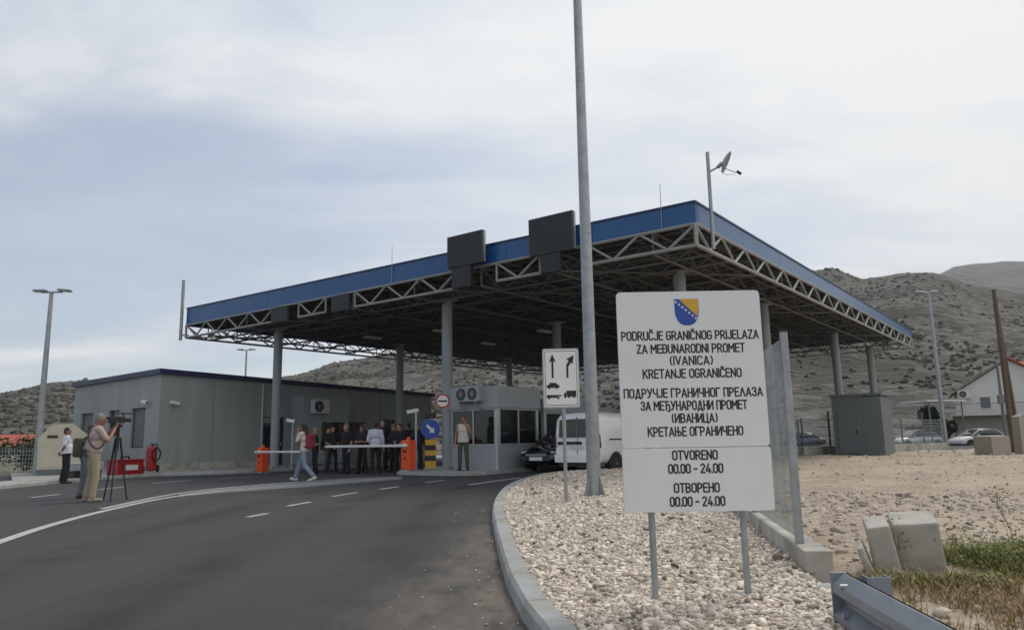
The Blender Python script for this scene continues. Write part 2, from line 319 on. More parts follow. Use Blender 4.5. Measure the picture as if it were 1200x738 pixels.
def road_col(t, v):
    c = ramp_mix(t, nz(t, v, 0.35, 6, 0.35, 0.65), (0.026, 0.0265, 0.027), (0.038, 0.0385, 0.039))
    c = ramp_mix(t, nz(t, v, 90, 3, 0.35, 0.7), c, (0.068, 0.068, 0.067))
    c = ramp_mix(t, tmath(t, 'MULTIPLY', nz(t, v, 0.8, 7, 0.50, 0.66, scl=(1.6, 0.45, 1)), 0.55), c, (0.026, 0.026, 0.026))
    c = ramp_mix(t, tmath(t, 'MULTIPLY', nz(t, v, 320, 2, 0.56, 0.66), 0.7), c, (0.15, 0.148, 0.142))
    c = ramp_mix(t, tmath(t, 'MULTIPLY', nz(t, v, 1.0, 6, 0.48, 0.62, scl=(2.6, 0.10, 1)), 0.5), c, (0.062, 0.061, 0.060))
    vo = t.nodes.new('ShaderNodeTexVoronoi'); vo.feature = 'DISTANCE_TO_EDGE'; vo.inputs['Scale'].default_value = 0.42
    wn = t.nodes.new('ShaderNodeTexNoise'); wn.inputs['Scale'].default_value = 1.7; wn.inputs['Detail'].default_value = 5; t.links.new(v, wn.inputs['Vector'])
    va = t.nodes.new('ShaderNodeVectorMath'); va.operation = 'MULTIPLY_ADD'; t.links.new(wn.outputs['Color'], va.inputs[0]); va.inputs[1].default_value = (0.9, 0.9, 0); t.links.new(v, va.inputs[2]); t.links.new(va.outputs[0], vo.inputs['Vector'])
    cr = t.nodes.new('ShaderNodeMapRange'); cr.inputs[1].default_value = 0.006; cr.inputs[2].default_value = 0.002; t.links.new(vo.outputs['Distance'], cr.inputs[0])
    c = ramp_mix(t, tmath(t, 'MULTIPLY', cr.outputs[0], nz(t, v, 0.25, 3, 0.50, 0.60)), c, (0.014, 0.014, 0.014))
    ty = t.nodes.new('ShaderNodeAttribute'); ty.attribute_name = 'tyre'
    c = ramp_mix(t, tmath(t, 'MULTIPLY', tmath(t, 'MULTIPLY', ty.outputs['Fac'], nz(t, v, 0.5, 6, 0.36, 0.62)), 0.75), c, (0.0185, 0.0185, 0.019))
    at = t.nodes.new('ShaderNodeAttribute'); at.attribute_name = 'dust'
    c = ramp_mix(t, tmath(t, 'MULTIPLY', at.outputs['Fac'], nz(t, v, 2.0, 9, 0.34, 0.58, scl=(1.5, 0.6, 1), rough=0.72)), c, (0.20, 0.165, 0.13))
    return c
M['road'] = ground_mat('asphalt', road_col, 0.82, 0.35, 160, 0.01)
M['earth'] = ground_mat('dry grass land', lambda t, v: ramp_mix(t, nz(t, v, 0.5, 7), ramp_mix(t, nz(t, v, 0.06, 7), (0.20, 0.165, 0.105), (0.135, 0.125, 0.07)), (0.085, 0.09, 0.045)), bump=0.6, bscale=8)
M['dirt'] = ground_mat('stony dirt', lambda t, v: ramp_mix(t, nz(t, v, 9, 7, 0.47, 0.62), ramp_mix(t, nz(t, v, 0.42, 7, 0.38, 0.62), (0.48, 0.385, 0.29), (0.34, 0.27, 0.205)), ramp_mix(t, nz(t, v, 0.9, 5), (0.58, 0.51, 0.42), (0.44, 0.36, 0.28))), bump=0.8, bscale=22)

def sheet(name, xs, ys, zf, material, keep=None, attr=None):
    X, Y = np.meshgrid(xs, ys); nx, ny = len(xs), len(ys)
    V = np.stack([X, Y, zf(X, Y)], -1).reshape(-1, 3)
    idx = np.arange(nx * ny).reshape(ny, nx)
    Fc = np.stack([idx[:-1, :-1], idx[:-1, 1:], idx[1:, 1:], idx[1:, :-1]], -1).reshape(-1, 4)
    if keep is not None:
        cxy = V[Fc].mean(1); Fc = Fc[keep(cxy[:, 0], cxy[:, 1])]
        u, inv = np.unique(Fc, return_inverse=True); V = V[u]; Fc = inv.reshape(Fc.shape)
    me = arrmesh(name, V, Fc, material, True)
    if attr is not None:
        a = me.attributes.new(attr[0], 'FLOAT', 'POINT'); a.data.foreach_set('value', attr[1](V[:, 0], V[:, 1]).astype(np.float32))
    return struct(link(name, me))
big = np.concatenate([[-1900, -1200, -800, -400, -200], np.arange(-120, 121, 20), [200, 400, 800, 1200, 1900]])
sheet('ground', big, big, lambda x, y: np.full(x.shape, -0.06), M['earth'])
rx = np.concatenate([np.arange(-22, -6, 1.0), np.arange(-6, 3.01, 0.25), np.arange(4, 50, 1.0)]); ry = np.concatenate([np.arange(-8, 3, 1.0), np.arange(3, 16, 0.25), np.arange(16, 72, 1.0)])
kl2 = [(p.x, p.y) for p in kline]
def dust(x, y):
    d = dist_line(kl2, x, y); k = 1 - sstep(d, 0.05, 0.7 + 1.1 * sstep(-y, -8.5, -4.5)); return 0.75 * k * sstep(-y, -14, -8)
road = sheet('road', rx, ry, gza, M['road'], attr=('dust', dust))
ws = np.empty(len(road.data.vertices) * 3, np.float32); road.data.vertices.foreach_get('co', ws); ws = ws.reshape(-1, 3); dk_ = dist_line(kl2, ws[:, 0], ws[:, 1]) * (~inside([*kl2, (9, 26), (9, 3)], ws[:, 0], ws[:, 1]))
ta = road.data.attributes.new('tyre', 'FLOAT', 'POINT'); ta.data.foreach_set('value', (sum(np.exp(-((dk_ - q) / 0.28) ** 2) for q in (1.15, 2.75, 4.6, 6.1)) * sstep(24 - ws[:, 1], 0, 6)).astype(np.float32))

def ribbon(name, pts, w, material, dz=0.006, parent=None, w2=None):
    mb = MB(); n = len(pts); L = []; Rr = []
    for i, p in enumerate(pts):
        t = (pts[min(i + 1, n - 1)] - pts[max(i - 1, 0)]).normalized(); s = Vector((t.y, -t.x, 0)); ww = w if w2 is None else w + (w2 - w) * i / (n - 1)
        for l, q in ((L, p - s * ww / 2), (Rr, p + s * ww / 2)): l.append(Vector((q.x, q.y, gz(q.x, q.y) + dz)))
    mb.add(L + Rr, [(i, i + 1, n + i + 1, n + i) for i in range(n - 1)]); return struct(mb.build(name, material, parent))
ribbon('lane_line', smooth_line([(-5.6, 7.0), (-6.0, 8.3), (-6.38, 9.47), (-6.86, 11.09), (-7.27, 12.89), (-7.53, 14.48), (-7.75, 16.3), (-7.72, 17.75), (-7.35, 19.2), (-6.3, 20.6), (-4.9, 21.8), (-3.5, 22.9)]), 0.16, M['line'])
ribbon('lane_line', smooth_line([(-7.72, 14.2), (-8.0, 16.2), (-8.16, 17.8), (-8.12, 19.2), (-7.75, 20.7), (-6.9, 22.0), (-5.9, 22.8)]), 0.13, M['line'])
mb = MB(); ga = smooth_line([(-7.62, 17.2), (-7.0, 18.4), (-5.9, 19.4), (-4.5, 20.7), (-3.3, 22.0)], 5); gb_ = smooth_line([(-8.0, 18.1), (-7.85, 20.4), (-6.9, 22.6), (-5.2, 23.5), (-3.5, 23.7)], 5)
mb.add([Vector((q.x, q.y, gz(q.x, q.y) + 0.005)) for q in ga + gb_], [(i, i + 1, len(ga) + i + 1, len(ga) + i) for i in range(len(ga) - 1)]); struct(mb.build('painted_gore', M['gore']))
for a, b in (((-4.25, 12.1), (-4.13, 12.7)), ((-4.22, 14.1), (-4.03, 15.0)), ((-3.92, 16.32), (-3.61, 17.31)), ((-3.24, 18.15), (-2.91, 19.07)), ((-2.39, 20.4), (-2.01, 21.3)), ((-11.22, 15.2), (-11.27, 16.4)), ((-11.37, 17.8), (-11.34, 18.9)), ((-11.3, 20.6), (-11.3, 21.9)), ((-11.25, 23.6), (-10.9, 25.4)), ((-10.2, 26.0), (-9.3, 27.4))):
    ribbon('lane_dash', [Vector((*a, 0)), Vector((*b, 0))], 0.12, M['line'])
ribbon('lane_line', smooth_line([(-1.16, 19.22), (-0.5, 20.6), (0.2, 21.8)]), 0.14, M['line'])

def kerb(name, line, w, h, material, sgn=1, seglen=1.0, dzin=0.0):
    """row of kerb stones along a line: vertical outer face with a small bevel, joints between stones"""
    mb = MB(); pts = [Vector(p) for p in line]; out = [pts[0]]
    for p in pts[1:]:
        while (p - out[-1]).length > seglen: out.append(out[-1] + (p - out[-1]).normalized() * seglen)
    for k in range(len(out) - 1):
        p, q = out[k], out[k + 1]; t = (q - p).normalized(); p = p + t * 0.006; q = q - t * 0.006; rings = []
        for c in (p, q):
            if c is p: tt = (out[k + 1] - out[max(k - 1, 0)]).normalized()
            else: tt = (out[min(k + 2, len(out) - 1)] - out[k]).normalized()
            s = Vector((tt.y, -tt.x, 0)) * sgn; z0 = gz(c.x, c.y)
            rings.append([c + s * u + Vector((0, 0, z0 + z)) for u, z in ((-0.015, -0.05), (0.0, h - 0.03), (0.025, h), (w, h + dzin), (w, -0.05))])
        mb.loft(rings, sm=False)
    return struct(mb.build(name, material))
kerb('kerb', kline, 0.16, 0.12, M['kerbstone'])
kerb('kerb', lline, 0.16, 0.12, M['kerbstone'], sgn=-1)

# gravel island: bed sheet and loose stones
gpoly = [(p.x, p.y) for p in kline] + [(W1.x, W1.y + 0.6), (W1.x, W1.y), (W0.x, W0.y), (1.9, 4.4), (1.75, 3.0)]
def gravel_z(x, y):
    d = dist_line(kl2, x, y); base = gza(x, y) + 0.10 + 0.05 * sstep(d, 0.2, 1.2)
    return base
def ginset(x, y): return inside(gpoly, x, y) & (dist_line(kl2, x, y) > 0.08)
sheet('gravel_bed', np.arange(-0.5, 6.6, 0.14), np.arange(2.8, 27.5, 0.14), gravel_z, M['gravelbed'], keep=ginset)
ICO = bmesh.new(); bmesh.ops.create_icosphere(ICO, subdivisions=1, radius=1.0); ICO.verts.index_update()
IV = np.array([v.co[:] for v in ICO.verts]); IF = np.array([[v.index for v in f.verts] for f in ICO.faces]); ICO.free()
def rocks(name, P, S, material, flat=0.62, jit=0.28):
    n = len(P); V = IV[None] * (1 + jit * rng.normal(size=(n, len(IV), 1)).clip(-1.6, 1.6)); sc = S[:, None, None] * np.stack([rng.uniform(.7, 1.25, n), rng.uniform(.6, 1.0, n), flat * rng.uniform(.7, 1.2, n)], -1)[:, None]
    V = V * sc; q = rng.normal(size=(n, 3)) * [0.35, 0.35, 3]; 
    ca, sa = np.cos(q[:, 2]), np.sin(q[:, 2]); cb, sb = np.cos(q[:, 0]), np.sin(q[:, 0])
    y = V[:, :, 1] * cb[:, None] - V[:, :, 2] * sb[:, None]; z = V[:, :, 1] * sb[:, None] + V[:, :, 2] * cb[:, None]
    x = V[:, :, 0] * ca[:, None] - y * sa[:, None]; y2 = V[:, :, 0] * sa[:, None] + y * ca[:, None]
    V = np.stack([x, y2, z], -1) + P[:, None]
    Fc = (IF[None] + (np.arange(n) * len(IV))[:, None, None]).reshape(-1, 3)
    return link(name, arrmesh(name, V.reshape(-1, 3), Fc, material))
pts = []
for y0, y1, dens in ((3.4, 6.5, 2100), (6.5, 10, 1300), (10, 16, 620), (16, 25, 260)):
    n = int(dens * (y1 - y0) * 5); x = rng.uniform(-0.5, 5.5, n); y = rng.uniform(y0, y1, n); k = ginset(x, y); k &= dist_line(kl2, x, y) > 0.17
    pts.append(np.stack([x[k], y[k]], -1))
pts = np.concatenate(pts); S = rng.lognormal(-4.42, 0.45, len(pts)).clip(0.005, 0.034) * (1 + 0.035 * np.maximum(pts[:, 1] - 8, 0)); S[rng.random(len(S)) < 0.04] *= 1.5
gs = rocks('gravel', np.column_stack([pts, gravel_z(pts[:, 0], pts[:, 1]) + S * 0.25]), S, M['stone'], 0.55, 0.42); tag(gs, kind='stuff')
kd = rng.random(len(pts)) < 0.03; pd_ = pts[kd] + rng.normal(size=(kd.sum(), 2)) * 0.02; Sd = S[kd] * rng.uniform(0.7, 1.5, kd.sum())
tag(rocks('dark_gravel', np.column_stack([pd_, gravel_z(pd_[:, 0], pd_[:, 1]) + Sd * 0.45 + 0.006]), Sd, M['darkstone'], 0.55, 0.42), kind='stuff')
n = 1500; x = rng.uniform(-1.3, 0.6, n); y = rng.uniform(3.5, 13, n); dk = dist_line(kl2, x, y); k = ~inside(gpoly, x, y) & (dk < 0.9) & (rng.random(n) < np.exp(-dk * 3.2)); x, y = x[k], y[k]; S = rng.lognormal(-4.9, 0.5, len(x)).clip(0.003, 0.02)
tag(rocks('kerbside_grit', np.column_stack([x, y, gza(x, y) + S * 0.3]), S, M['rubble']), kind='stuff')

# dirt yard on the right
DP = [(1.9, 5.4), (W0.x + 0.1, W0.y), (W1.x + 0.1, W1.y), (6.3, 26.5), (12.9, 34.2), (25.7, 41.8), (62, 62), (62, -6), (1.9, -6)]
def fbm(x, y, s, o=4):
    return np.array([noise.fractal(Vector((a * s, b * s, 3.3)), 0.9, 2.1, o) for a, b in zip(x.ravel(), y.ravel())]).reshape(x.shape)
def dirt_z(x, y):
    e = sstep((x - (W0.x + (y - W0.y) * 0.178)), 0.0, 0.6)
    return gza(x, y) + 0.02 + e * (0.06 * fbm(x, y, 0.5) + 0.03 * fbm(x, y, 2.0)) + 0.05 * e
sheet('dirt_ground', np.concatenate([np.arange(1.9, 10, 0.15), np.arange(10, 30, 0.5), np.arange(30, 63, 2.0)]), np.concatenate([np.arange(-6, 3, 0.5), np.arange(3, 14, 0.15), np.arange(14, 62, 0.5)]), dirt_z, M['dirt'], keep=lambda x, y: inside(DP, x, y))
n = 9000; x = np.concatenate([rng.uniform(2.3, 9, n // 2), rng.uniform(2.3, 30, n // 2)]); y = np.concatenate([rng.uniform(4.5, 14, n // 2), rng.uniform(10, 42, n // 2)]); k = inside(DP, x, y); x, y = x[k], y[k]
S = rng.lognormal(-4.1, 0.55, len(x)).clip(0.006, 0.075) * (1 + 0.02 * np.maximum(y - 10, 0))
tag(rocks('rubble', np.column_stack([x, y, dirt_z(x, y) + S * 0.2]), S, M['rubble']), kind='stuff')

# left pavement and verge
lp = [(p.x, p.y) for p in lline]
pavpoly = [(x - 0.1, y) for x, y in lp] + [tuple(CF(20.0, 3.0)[:2]), tuple(CF(20.0, 24)[:2]), tuple(CF(34, 24)[:2]), tuple(CF(34, -3.6)[:2]), (-16.6, 25.0), (-16.8, 14.0)]
mb = MB(); mb.prism(pavpoly, lambda u, v, d: Vector((u, v, d)), -0.05, 0.115); struct(mb.build('pavement', M['paving']))
# booth island and its kerb
mb = MB(); r_ = []
for a, b in ((7.62, 26), (7.62, 0.5), (7.9, -0.1), (8.4, -0.4), (10.5, -0.4), (11.0, -0.1), (11.3, 0.5), (11.3, 26)): r_.append(CF(a, b))
for k in range(len(r_)): pass
mb.prism([(p.x, p.y) for p in r_], lambda u, v, d: Vector((u, v, d)), 0.0, 0.178); struct(mb.build('booth_island', M['kerbstone']))
mb = MB(); mb.prism([tuple(CF(a, b)[:2]) for a, b in ((-0.2, 14), (3.0, 12.5), (3.0, 34), (-0.8, 34))], lambda u, v, d: Vector((u, v, d)), 0.0, 0.2); struct(mb.build('kiosk_island', M['paving']))

# ------------------------------------------------------------------ hills
AZ = [-75, -60, -45, -40, -34.7, -32, -30, -28.5, -24.8, -21, -18.6, -15.6, -13.7, -11.8, -6.7, 0, 6.7, 14, 20, 22.8, 24.2, 25.8, 27, 28.5, 30.5, 32, 35.3, 40, 50, 65, 80]
EL = [2.0, 2.6, 3.1, 3.5, 3.7, 4.43, 4.6, 4.5, 4.2, 4.2, 4.65, 5.3, 6.05, 6.3, 7.2, 8.5, 9.6, 11.2, 11.9, 11.75, 11.6, 10.85, 10.85, 11.0, 10.75, 9.9, 8.8, 8.0, 7, 6, 5]
def hill_sheet(name, azs, dists, elf, material, rough):
    A, T = np.meshgrid(np.radians(azs), dists); X = np.sin(A) * T; Y = np.cos(A) * T
    Z = elf(A, T); Z = np.maximum(Z, -0.3) if rough is None else Z
    ny, nx = A.shape; idx = np.arange(nx * ny).reshape(ny, nx)
    Fc = np.stack([idx[:-1, :-1], idx[:-1, 1:], idx[1:, 1:], idx[1:, :-1]], -1).reshape(-1, 4)
    return struct(link(name, arrmesh(name, np.stack([X, Y, Z], -1).reshape(-1, 3), Fc, material, True))), X, Y, Z
def hill_col(t, v):
    c = ramp_mix(t, nz(t, v, 0.03, 8, 0.38, 0.62), (0.125, 0.110, 0.089), (0.094, 0.087, 0.072))
    c = ramp_mix(t, nz(t, v, 0.035, 8, 0.46, 0.58, scl=(1, 1, 5.0), rough=0.7), c, (0.162, 0.152, 0.135))
    c = ramp_mix(t, nz(t, v, 0.30, 8, 0.46, 0.60, scl=(1, 1, 2.2), rough=0.7), c, (0.189, 0.178, 0.158))
    c = ramp_mix(t, nz(t, v, 0.26, 7, 0.48, 0.58), c, (0.064, 0.061, 0.045))
    return ramp_mix(t, nz(t, v, 0.022, 7, 0.52, 0.62), c, (0.066, 0.063, 0.045))
M['hill'] = ground_mat('karst hillside', hill_col, 0.95, 1.0, 0.35, 2.0)
M['ridge'] = ground_mat('bare limestone ridge', lambda t, v: ramp_mix(t, nz(t, v, 0.012, 8, 0.42, 0.62), (0.121, 0.112, 0.103), ramp_mix(t, nz(t, v, 0.03, 7), (0.151, 0.141, 0.126), (0.083, 0.080, 0.064))), 0.95, 1.0, 0.06, 8.0)
D1 = 520.0
def near_el(A, T):
    d = np.degrees(A); e = np.interp(d, AZ, EL); t = (T - 95) / (D1 - 95)
    d0 = 0.0
    z = np.tan(np.radians(e)) * D1 * np.clip(t, 0, 1.0) ** 1.05 - np.maximum(t - 1, 0) * 90
    h = np.sin(A) * T; g = np.cos(A) * T
    ns = 7.0 * fbm(h, g, 0.012, 5) + 2.2 * fbm(h, g, 0.05, 4)
    return z + ns * sstep(t, 0.02, 0.3) * (0.35 + 0.65 * (1 - sstep(t, 0.8, 1.0))) * (e / 11 + 0.15) - 0.5 * (t < 0.01)
azs = np.arange(-75, 80.1, 0.4); ds = np.concatenate([np.linspace(95, D1, 70), np.linspace(D1 + 12, D1 + 160, 8)])
hills, HX, HY, HZ = hill_sheet('hills', azs, ds, near_el, M['hill'], 1)
AZ2 = [-75, 10, 24, 27, 29.5, 30.6, 31.4, 32.5, 34, 35.3, 38, 50, 80]; EL2 = [1, 4, 9.6, 10.0, 10.3, 10.6, 10.95, 11.0, 10.85, 10.75, 10.6, 8, 5]
def far_el(A, T):
    d = np.degrees(A); e = np.interp(d, AZ2, EL2); t = (T - 700) / 800; h = np.sin(A) * T; g = np.cos(A) * T
    return np.tan(np.radians(e)) * 1500 * np.clip(t, 0, 1) ** 0.9 - np.maximum(t - 1, 0) * 300 + 16 * fbm(h, g, 0.006, 6) * sstep(t, 0.05, 0.3) * (0.4 + 0.6 * (1 - sstep(t, 0.85, 1)))
hill_sheet('mountain_ridge', np.arange(5, 75, 0.3), np.concatenate([np.linspace(700, 1500, 50), [1530, 1600, 1750]]), far_el, M['ridge'], 1)
# scrub on the slope: uncountable, one object
Hn = HX.size; 
ii = rng.integers(0, 68, 30000); jj = rng.integers(60, len(azs) - 40, 30000)
keepm = np.array([noise.fractal(Vector((HX[i, j] * 0.013, HY[i, j] * 0.013, 9)), 0.8, 2.0, 3) for i, j in zip(ii, jj)]) > -0.08 + rng.normal(size=30000) * 0.22
ii, jj = ii[keepm], jj[keepm]; fa, fb = rng.random(len(ii)), rng.random(len(ii))
def bil(Q): return (Q[ii, jj] * (1 - fa) + Q[ii, jj + 1] * fa) * (1 - fb) + (Q[ii + 1, jj] * (1 - fa) + Q[ii + 1, jj + 1] * fa) * fb
P = np.stack([bil(HX), bil(HY), bil(HZ)], -1); S = rng.uniform(0.35, 1.05, len(P)) * (0.55 + 0.45 * np.hypot(P[:, 0], P[:, 1]) / 400); S[rng.random(len(S)) < 0.08] *= 1.6
tag(rocks('hillside_scrub', P + np.array([0, 0, 0.15]), S, M['hillscrub'], flat=0.75, jit=0.4), kind='stuff')

# ------------------------------------------------------------------ canopy
WA, LB = 25.15, 30.7; ZB, ZT, ZR = 6.08, 6.66, 7.23       # chord heights, top of fascia
can = empty('border_canopy', N0, FR, 'large flat steel canopy with blue fascia and open trusses on round grey columns', 'canopy')
# local axes: x = along the side (b), y = along the front (a)
mb = MB(); mb.b2(0.08, LB - 0.08, 0.08, WA - 0.08, 6.80, 6.95)
for i in range(int(LB / 0.6)): mb.b2(0.1 + i * 0.6, 0.1 + i * 0.6 + 0.28, 0.1, WA - 0.1, 6.745, 6.80)
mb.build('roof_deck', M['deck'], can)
def lerp_z(p): return 0.0
def fascia(p, q, zl, zr, nrm, name='fascia'):
    mb = MB(); p, q = Vector(p), Vector(q); L = (q - p).length; t = (q - p) / L; n = Vector(nrm)
    k = max(2, int(L / 3.1)); 
    for i in range(k):
        u0, u1 = i / k, (i + 1) / k; a, b = p + t * (L * u0 + 0.006), p + t * (L * u1 - 0.006)
        z0, z1 = zl + (zr - zl) * u0, zl + (zr - zl) * u1
        mb.add([a + n * 0.0 + Vector((0, 0, ZT + 0.0)), b + Vector((0, 0, ZT)), b + Vector((0, 0, z1)), a + Vector((0, 0, z0)), a - n * 0.06 + Vector((0, 0, ZT)), b - n * 0.06 + Vector((0, 0, ZT)), b - n * 0.06 + Vector((0, 0, z1)), a - n * 0.06 + Vector((0, 0, z0))],
               ((0, 1, 2, 3), (4, 7, 6, 5), (0, 4, 5, 1), (3, 2, 6, 7), (0, 3, 7, 4), (1, 5, 6, 2)))
    o = mb.build(name, M['blue'], can)
    c = MB(); c.add([p + n * 0.03 + Vector((0, 0, zl)), q + n * 0.03 + Vector((0, 0, zr)), q - n * 0.12 + Vector((0, 0, zr)), p - n * 0.12 + Vector((0, 0, zl)), p + n * 0.03 + Vector((0, 0, zl + 0.05)), q + n * 0.03 + Vector((0, 0, zr + 0.05)), q - n * 0.12 + Vector((0, 0, zr + 0.05)), p - n * 0.12 + Vector((0, 0, zl + 0.05))],
        ((0, 3, 2, 1), (4, 5, 6, 7), (0, 1, 5, 4), (1, 2, 6, 5), (2, 3, 7, 6), (3, 0, 4, 7)))
    c.build('coping', M['navy'], o)
fascia((0, 0.0, 0), (0, WA, 0), ZR, ZR + 0.2, (-1, 0, 0))
fascia((0, -0.003, 0), (LB, 0.0, 0), ZR, ZR - 0.15, (0, -1, 0))
fascia((LB, 0, 0), (LB, WA, 0), ZR - 0.15, ZR, (1, 0, 0))
fascia((0.003, WA, 0), (LB, WA, 0), ZR + 0.2, ZR, (0, 1, 0))
def truss(p, q, bays, r=0.035, double=True, web=0.024, skip=(), parent=can, zb=ZB, zt=ZT, m='truss'):
    mb = MB(); p, q = Vector(p), Vector(q); up = Vector((0, 0, 1)); at = lambda u, z: p + (q - p) * u + up * z
    mb.tube(at(0, zt), at(1, zt), r, n=6)
    for i in range(bays):
        u0, u1 = i / bays, (i + 1) / bays
        if i in skip:
            mb.tube(at(u0, zb), at(u0, zt), web, n=5); mb.tube(at(u1, zb), at(u1, zt), web, n=5); continue
        mb.tube(at(u0, zb), at(u1, zb), r, n=6)
        um = (u0 + u1) / 2; mb.tube(at(u0, zt), at(um, zb), web, n=5, cap=False); mb.tube(at(um, zb), at(u1, zt), web, n=5, cap=False)
    mb.tube(at(0, zb), at(0, zt), web, n=5); mb.tube(at(1, zb), at(1, zt), web, n=5)
    return mb.build('truss', M[m], parent)
truss((0.03, 0, 0), (0.03, WA, 0), 15, r=0.05, web=0.04, skip=(2, 4, 8, 10))
truss((0, 0.03, 0), (LB, 0.03, 0), 17, r=0.055, web=0.045)
truss((0, WA, 0), (LB, WA, 0), 17, r=0.05, web=0.04)
truss((LB, 0, 0), (LB, WA, 0), 14, r=0.05, web=0.04)
for b in (1.25, 2.6, 4.9, 7.2, 9.4, 11.7, 14.0, 16.3, 18.6, 20.9, 23.4, 26.0, 28.4): truss((b, 0.1, 0), (b, WA - 0.1, 0), 12, r=0.04, web=0.028, zb=ZB + 0.05 if b != 1.25 else ZB, m='shadedtruss')
for a in (1.3, 4.5, 7.4, 10.4, 13.6, 16.8, 20.4, 23.4): truss((0.1, a, 0), (LB - 0.1, a, 0), 15, r=0.04, web=0.028, zb=ZB - 0.04, m='shadedtruss')
mb = MB()
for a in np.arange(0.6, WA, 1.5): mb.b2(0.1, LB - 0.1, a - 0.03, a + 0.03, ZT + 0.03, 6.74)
mb.build('purlins', M['shadedtruss'], can)
def brace(b, a, s):
    mb = MB(); y0, y1 = (a + 0.1, a + 4.4) if s > 0 else (a + 4.4, a + 0.1); mb.tube((b + 0.1, y0, ZB + 0.01 * s), (b + 4.8, y1, ZB + 0.01 * s), 0.03, n=5); mb.build('bracing', M['shadedtruss'], can)
for a, b in ((0, 0), (4.5, 0), (13.6, 0), (20.4, 0), (0, 9.4), (0, 18.6)): brace(b, a, 1); brace(b, a, -1)
for a, b in ((1.9, 3.0), (1.9, 10.6), (1.9, 20.9), (1.9, 28.6), (10.3, 1.65), (10.3, 8.7), (10.3, 18.6), (10.3, 28.4), (20.4, 1.7), (20.4, 9.1), (20.4, 18.4), (20.4, 28.0)):
    w = CF(a, b); mb = MB(); z0 = gz(w.x, w.y); mb.tube((b, a, z0 - 0.05), (b, a, 6.16), 0.19, n=20)
    c = mb.build('column', M['column'], can); k = MB(); k.b2(b - 0.3, b + 0.3, a - 0.3, a + 0.3, 6.14, 6.17); k.build('head_plate', M['column'], c); k = MB(); k.b2(b - 0.29, b + 0.29, a - 0.29, a + 0.29, z0 + 0.1, z0 + 0.21); k.build('base_plate', M['column'], c)
for b, a in ((6.2, 14.8), (9.5, 11.5), (5.5, 18.5), (11, 16)):
    k = MB(); k.b2(b - 0.45, b + 0.45, a - 0.12, a + 0.12, 5.93, 6.02); k.build('ceiling_lamp', M['offwhite'], can)

def thing(name, a, b, label, cat, group=None, z=None, rz=FR):
    w = CF(a, b); return empty(name, (w.x, w.y, gz(w.x, w.y) if z is None else z), rz, label, cat, group)
# display boards on the front edge (local x = inwards, y = along the front)
def board(a0, a1, z0, z1, l0, l1, lz0, label):
    c = (a0 + a1) / 2; t = thing('display_board', c, -0.32, label, 'display board', 'dark boards on the canopy front', z=0)
    mb = MB(); mb.b2(-0.09, 0.09, a0 - c, a1 - c, z0, z1, bev=0.015); f = mb.build('cabinet', M['darkframe'], t)
    mb = MB(); mb.b2(-0.098, -0.09, a0 - c + 0.04, a1 - c - 0.04, z0 + 0.04, z1 - 0.04); mb.build('screen', M['board'], f)
    mb = MB(); mb.b2(-0.03, 0.05, a0 - c - 0.012, a0 - c, z0 + 0.02, z1 - 0.02); mb.build('edge_trim', M['galv'], t)
    mb = MB(); mb.b2(-0.06, 0.08, l0 - c, l1 - c, lz0, z0 - 0.004, bev=0.01); mb.build('lane_signal', M['board'], t)
    mb = MB()
    for q in (a0 - c + 0.3, a1 - c - 0.3): mb.b2(0.092, 0.40, q - 0.03, q + 0.03, z0 + 0.2, z0 + 0.27)
    mb.build('bracket', M['galv'], t)
board(6.92, 8.42, 6.68, 7.72, 7.45, 8.25, 5.98, 'left one of the two big black display boards rising above the blue canopy edge')
board(3.55, 5.12, 6.52, 7.66, 4.05, 4.72, 5.95, 'larger black display board on the canopy edge, partly behind the tall grey mast')
for a0, a1, lab in ((13.65, 14.6, 'small dark lane signal panel in a truss gap, nearest to the display boards'), (17.35, 18.4, 'small dark lane signal panel in the truss above the barrier column on the left')):
    c = (a0 + a1) / 2; t = thing('signal_panel', c, -0.05, lab, 'signal panel', 'lane signal panels in the front truss', z=0)
    mb = MB(); mb.b2(-0.06, 0.06, a0 - c, a1 - c, 6.0, 6.63, bev=0.012); f = mb.build('housing', M['darkframe'], t)
    mb = MB(); mb.b2(-0.068, -0.06, a0 - c + 0.03, a1 - c - 0.03, 6.03, 6.60); mb.build('face', M['board'], t)
# rods, mast and dish
mb = MB(); p = CF(25.3, -0.15); mb.tube((p.x, p.y, 5.95), (p.x, p.y, 8.8), 0.075, n=10); mb.tube((p.x + 0.0, p.y, 6.2), tuple(CF(25.05, 0.1, 6.2)), 0.04, n=6)
tag(mb.build('lightning_mast', M['galv']), 'thick grey upright rod clamped to the far left corner of the canopy', 'mast')
for a, z, lab in ((11.4, 8.05, 'thin lightning rod on the blue fascia left of the display boards'), (0.95, 7.95, 'thin lightning rod on the blue fascia near the close corner')):
    mb = MB(); p = CF(a, -0.03); mb.tube((p.x, p.y, 6.6), (p.x, p.y, z), 0.014, 0.008, n=6); tag(mb.build('lightning_rod', M['galv']), lab, 'lightning rod', 'thin lightning rods on the fascia')
t = empty('satellite_dish', CF(-0.22, 0.55, 0), 0, 'small grey satellite dish on a steel mast clamped to the near right canopy corner', 'satellite dish')
mb = MB(); mb.tube((0, 0, 6.02), (0, 0, 8.72), 0.05, n=10); mb.build('mast', M['galv'], t)
mb = MB(); mb.tube((0, 0, 8.16), (0.26, 0.02, 8.3), 0.028, n=6); mb.tube((0.26, 0.02, 8.3), (0.38, 0.02, 8.42), 0.05, n=8); mb.build('arm', M['galv'], t)
q = Vector((0.86, -0.25, -0.43)).normalized(); rot = q.to_track_quat('Z', 'Y').to_matrix(); rings = []
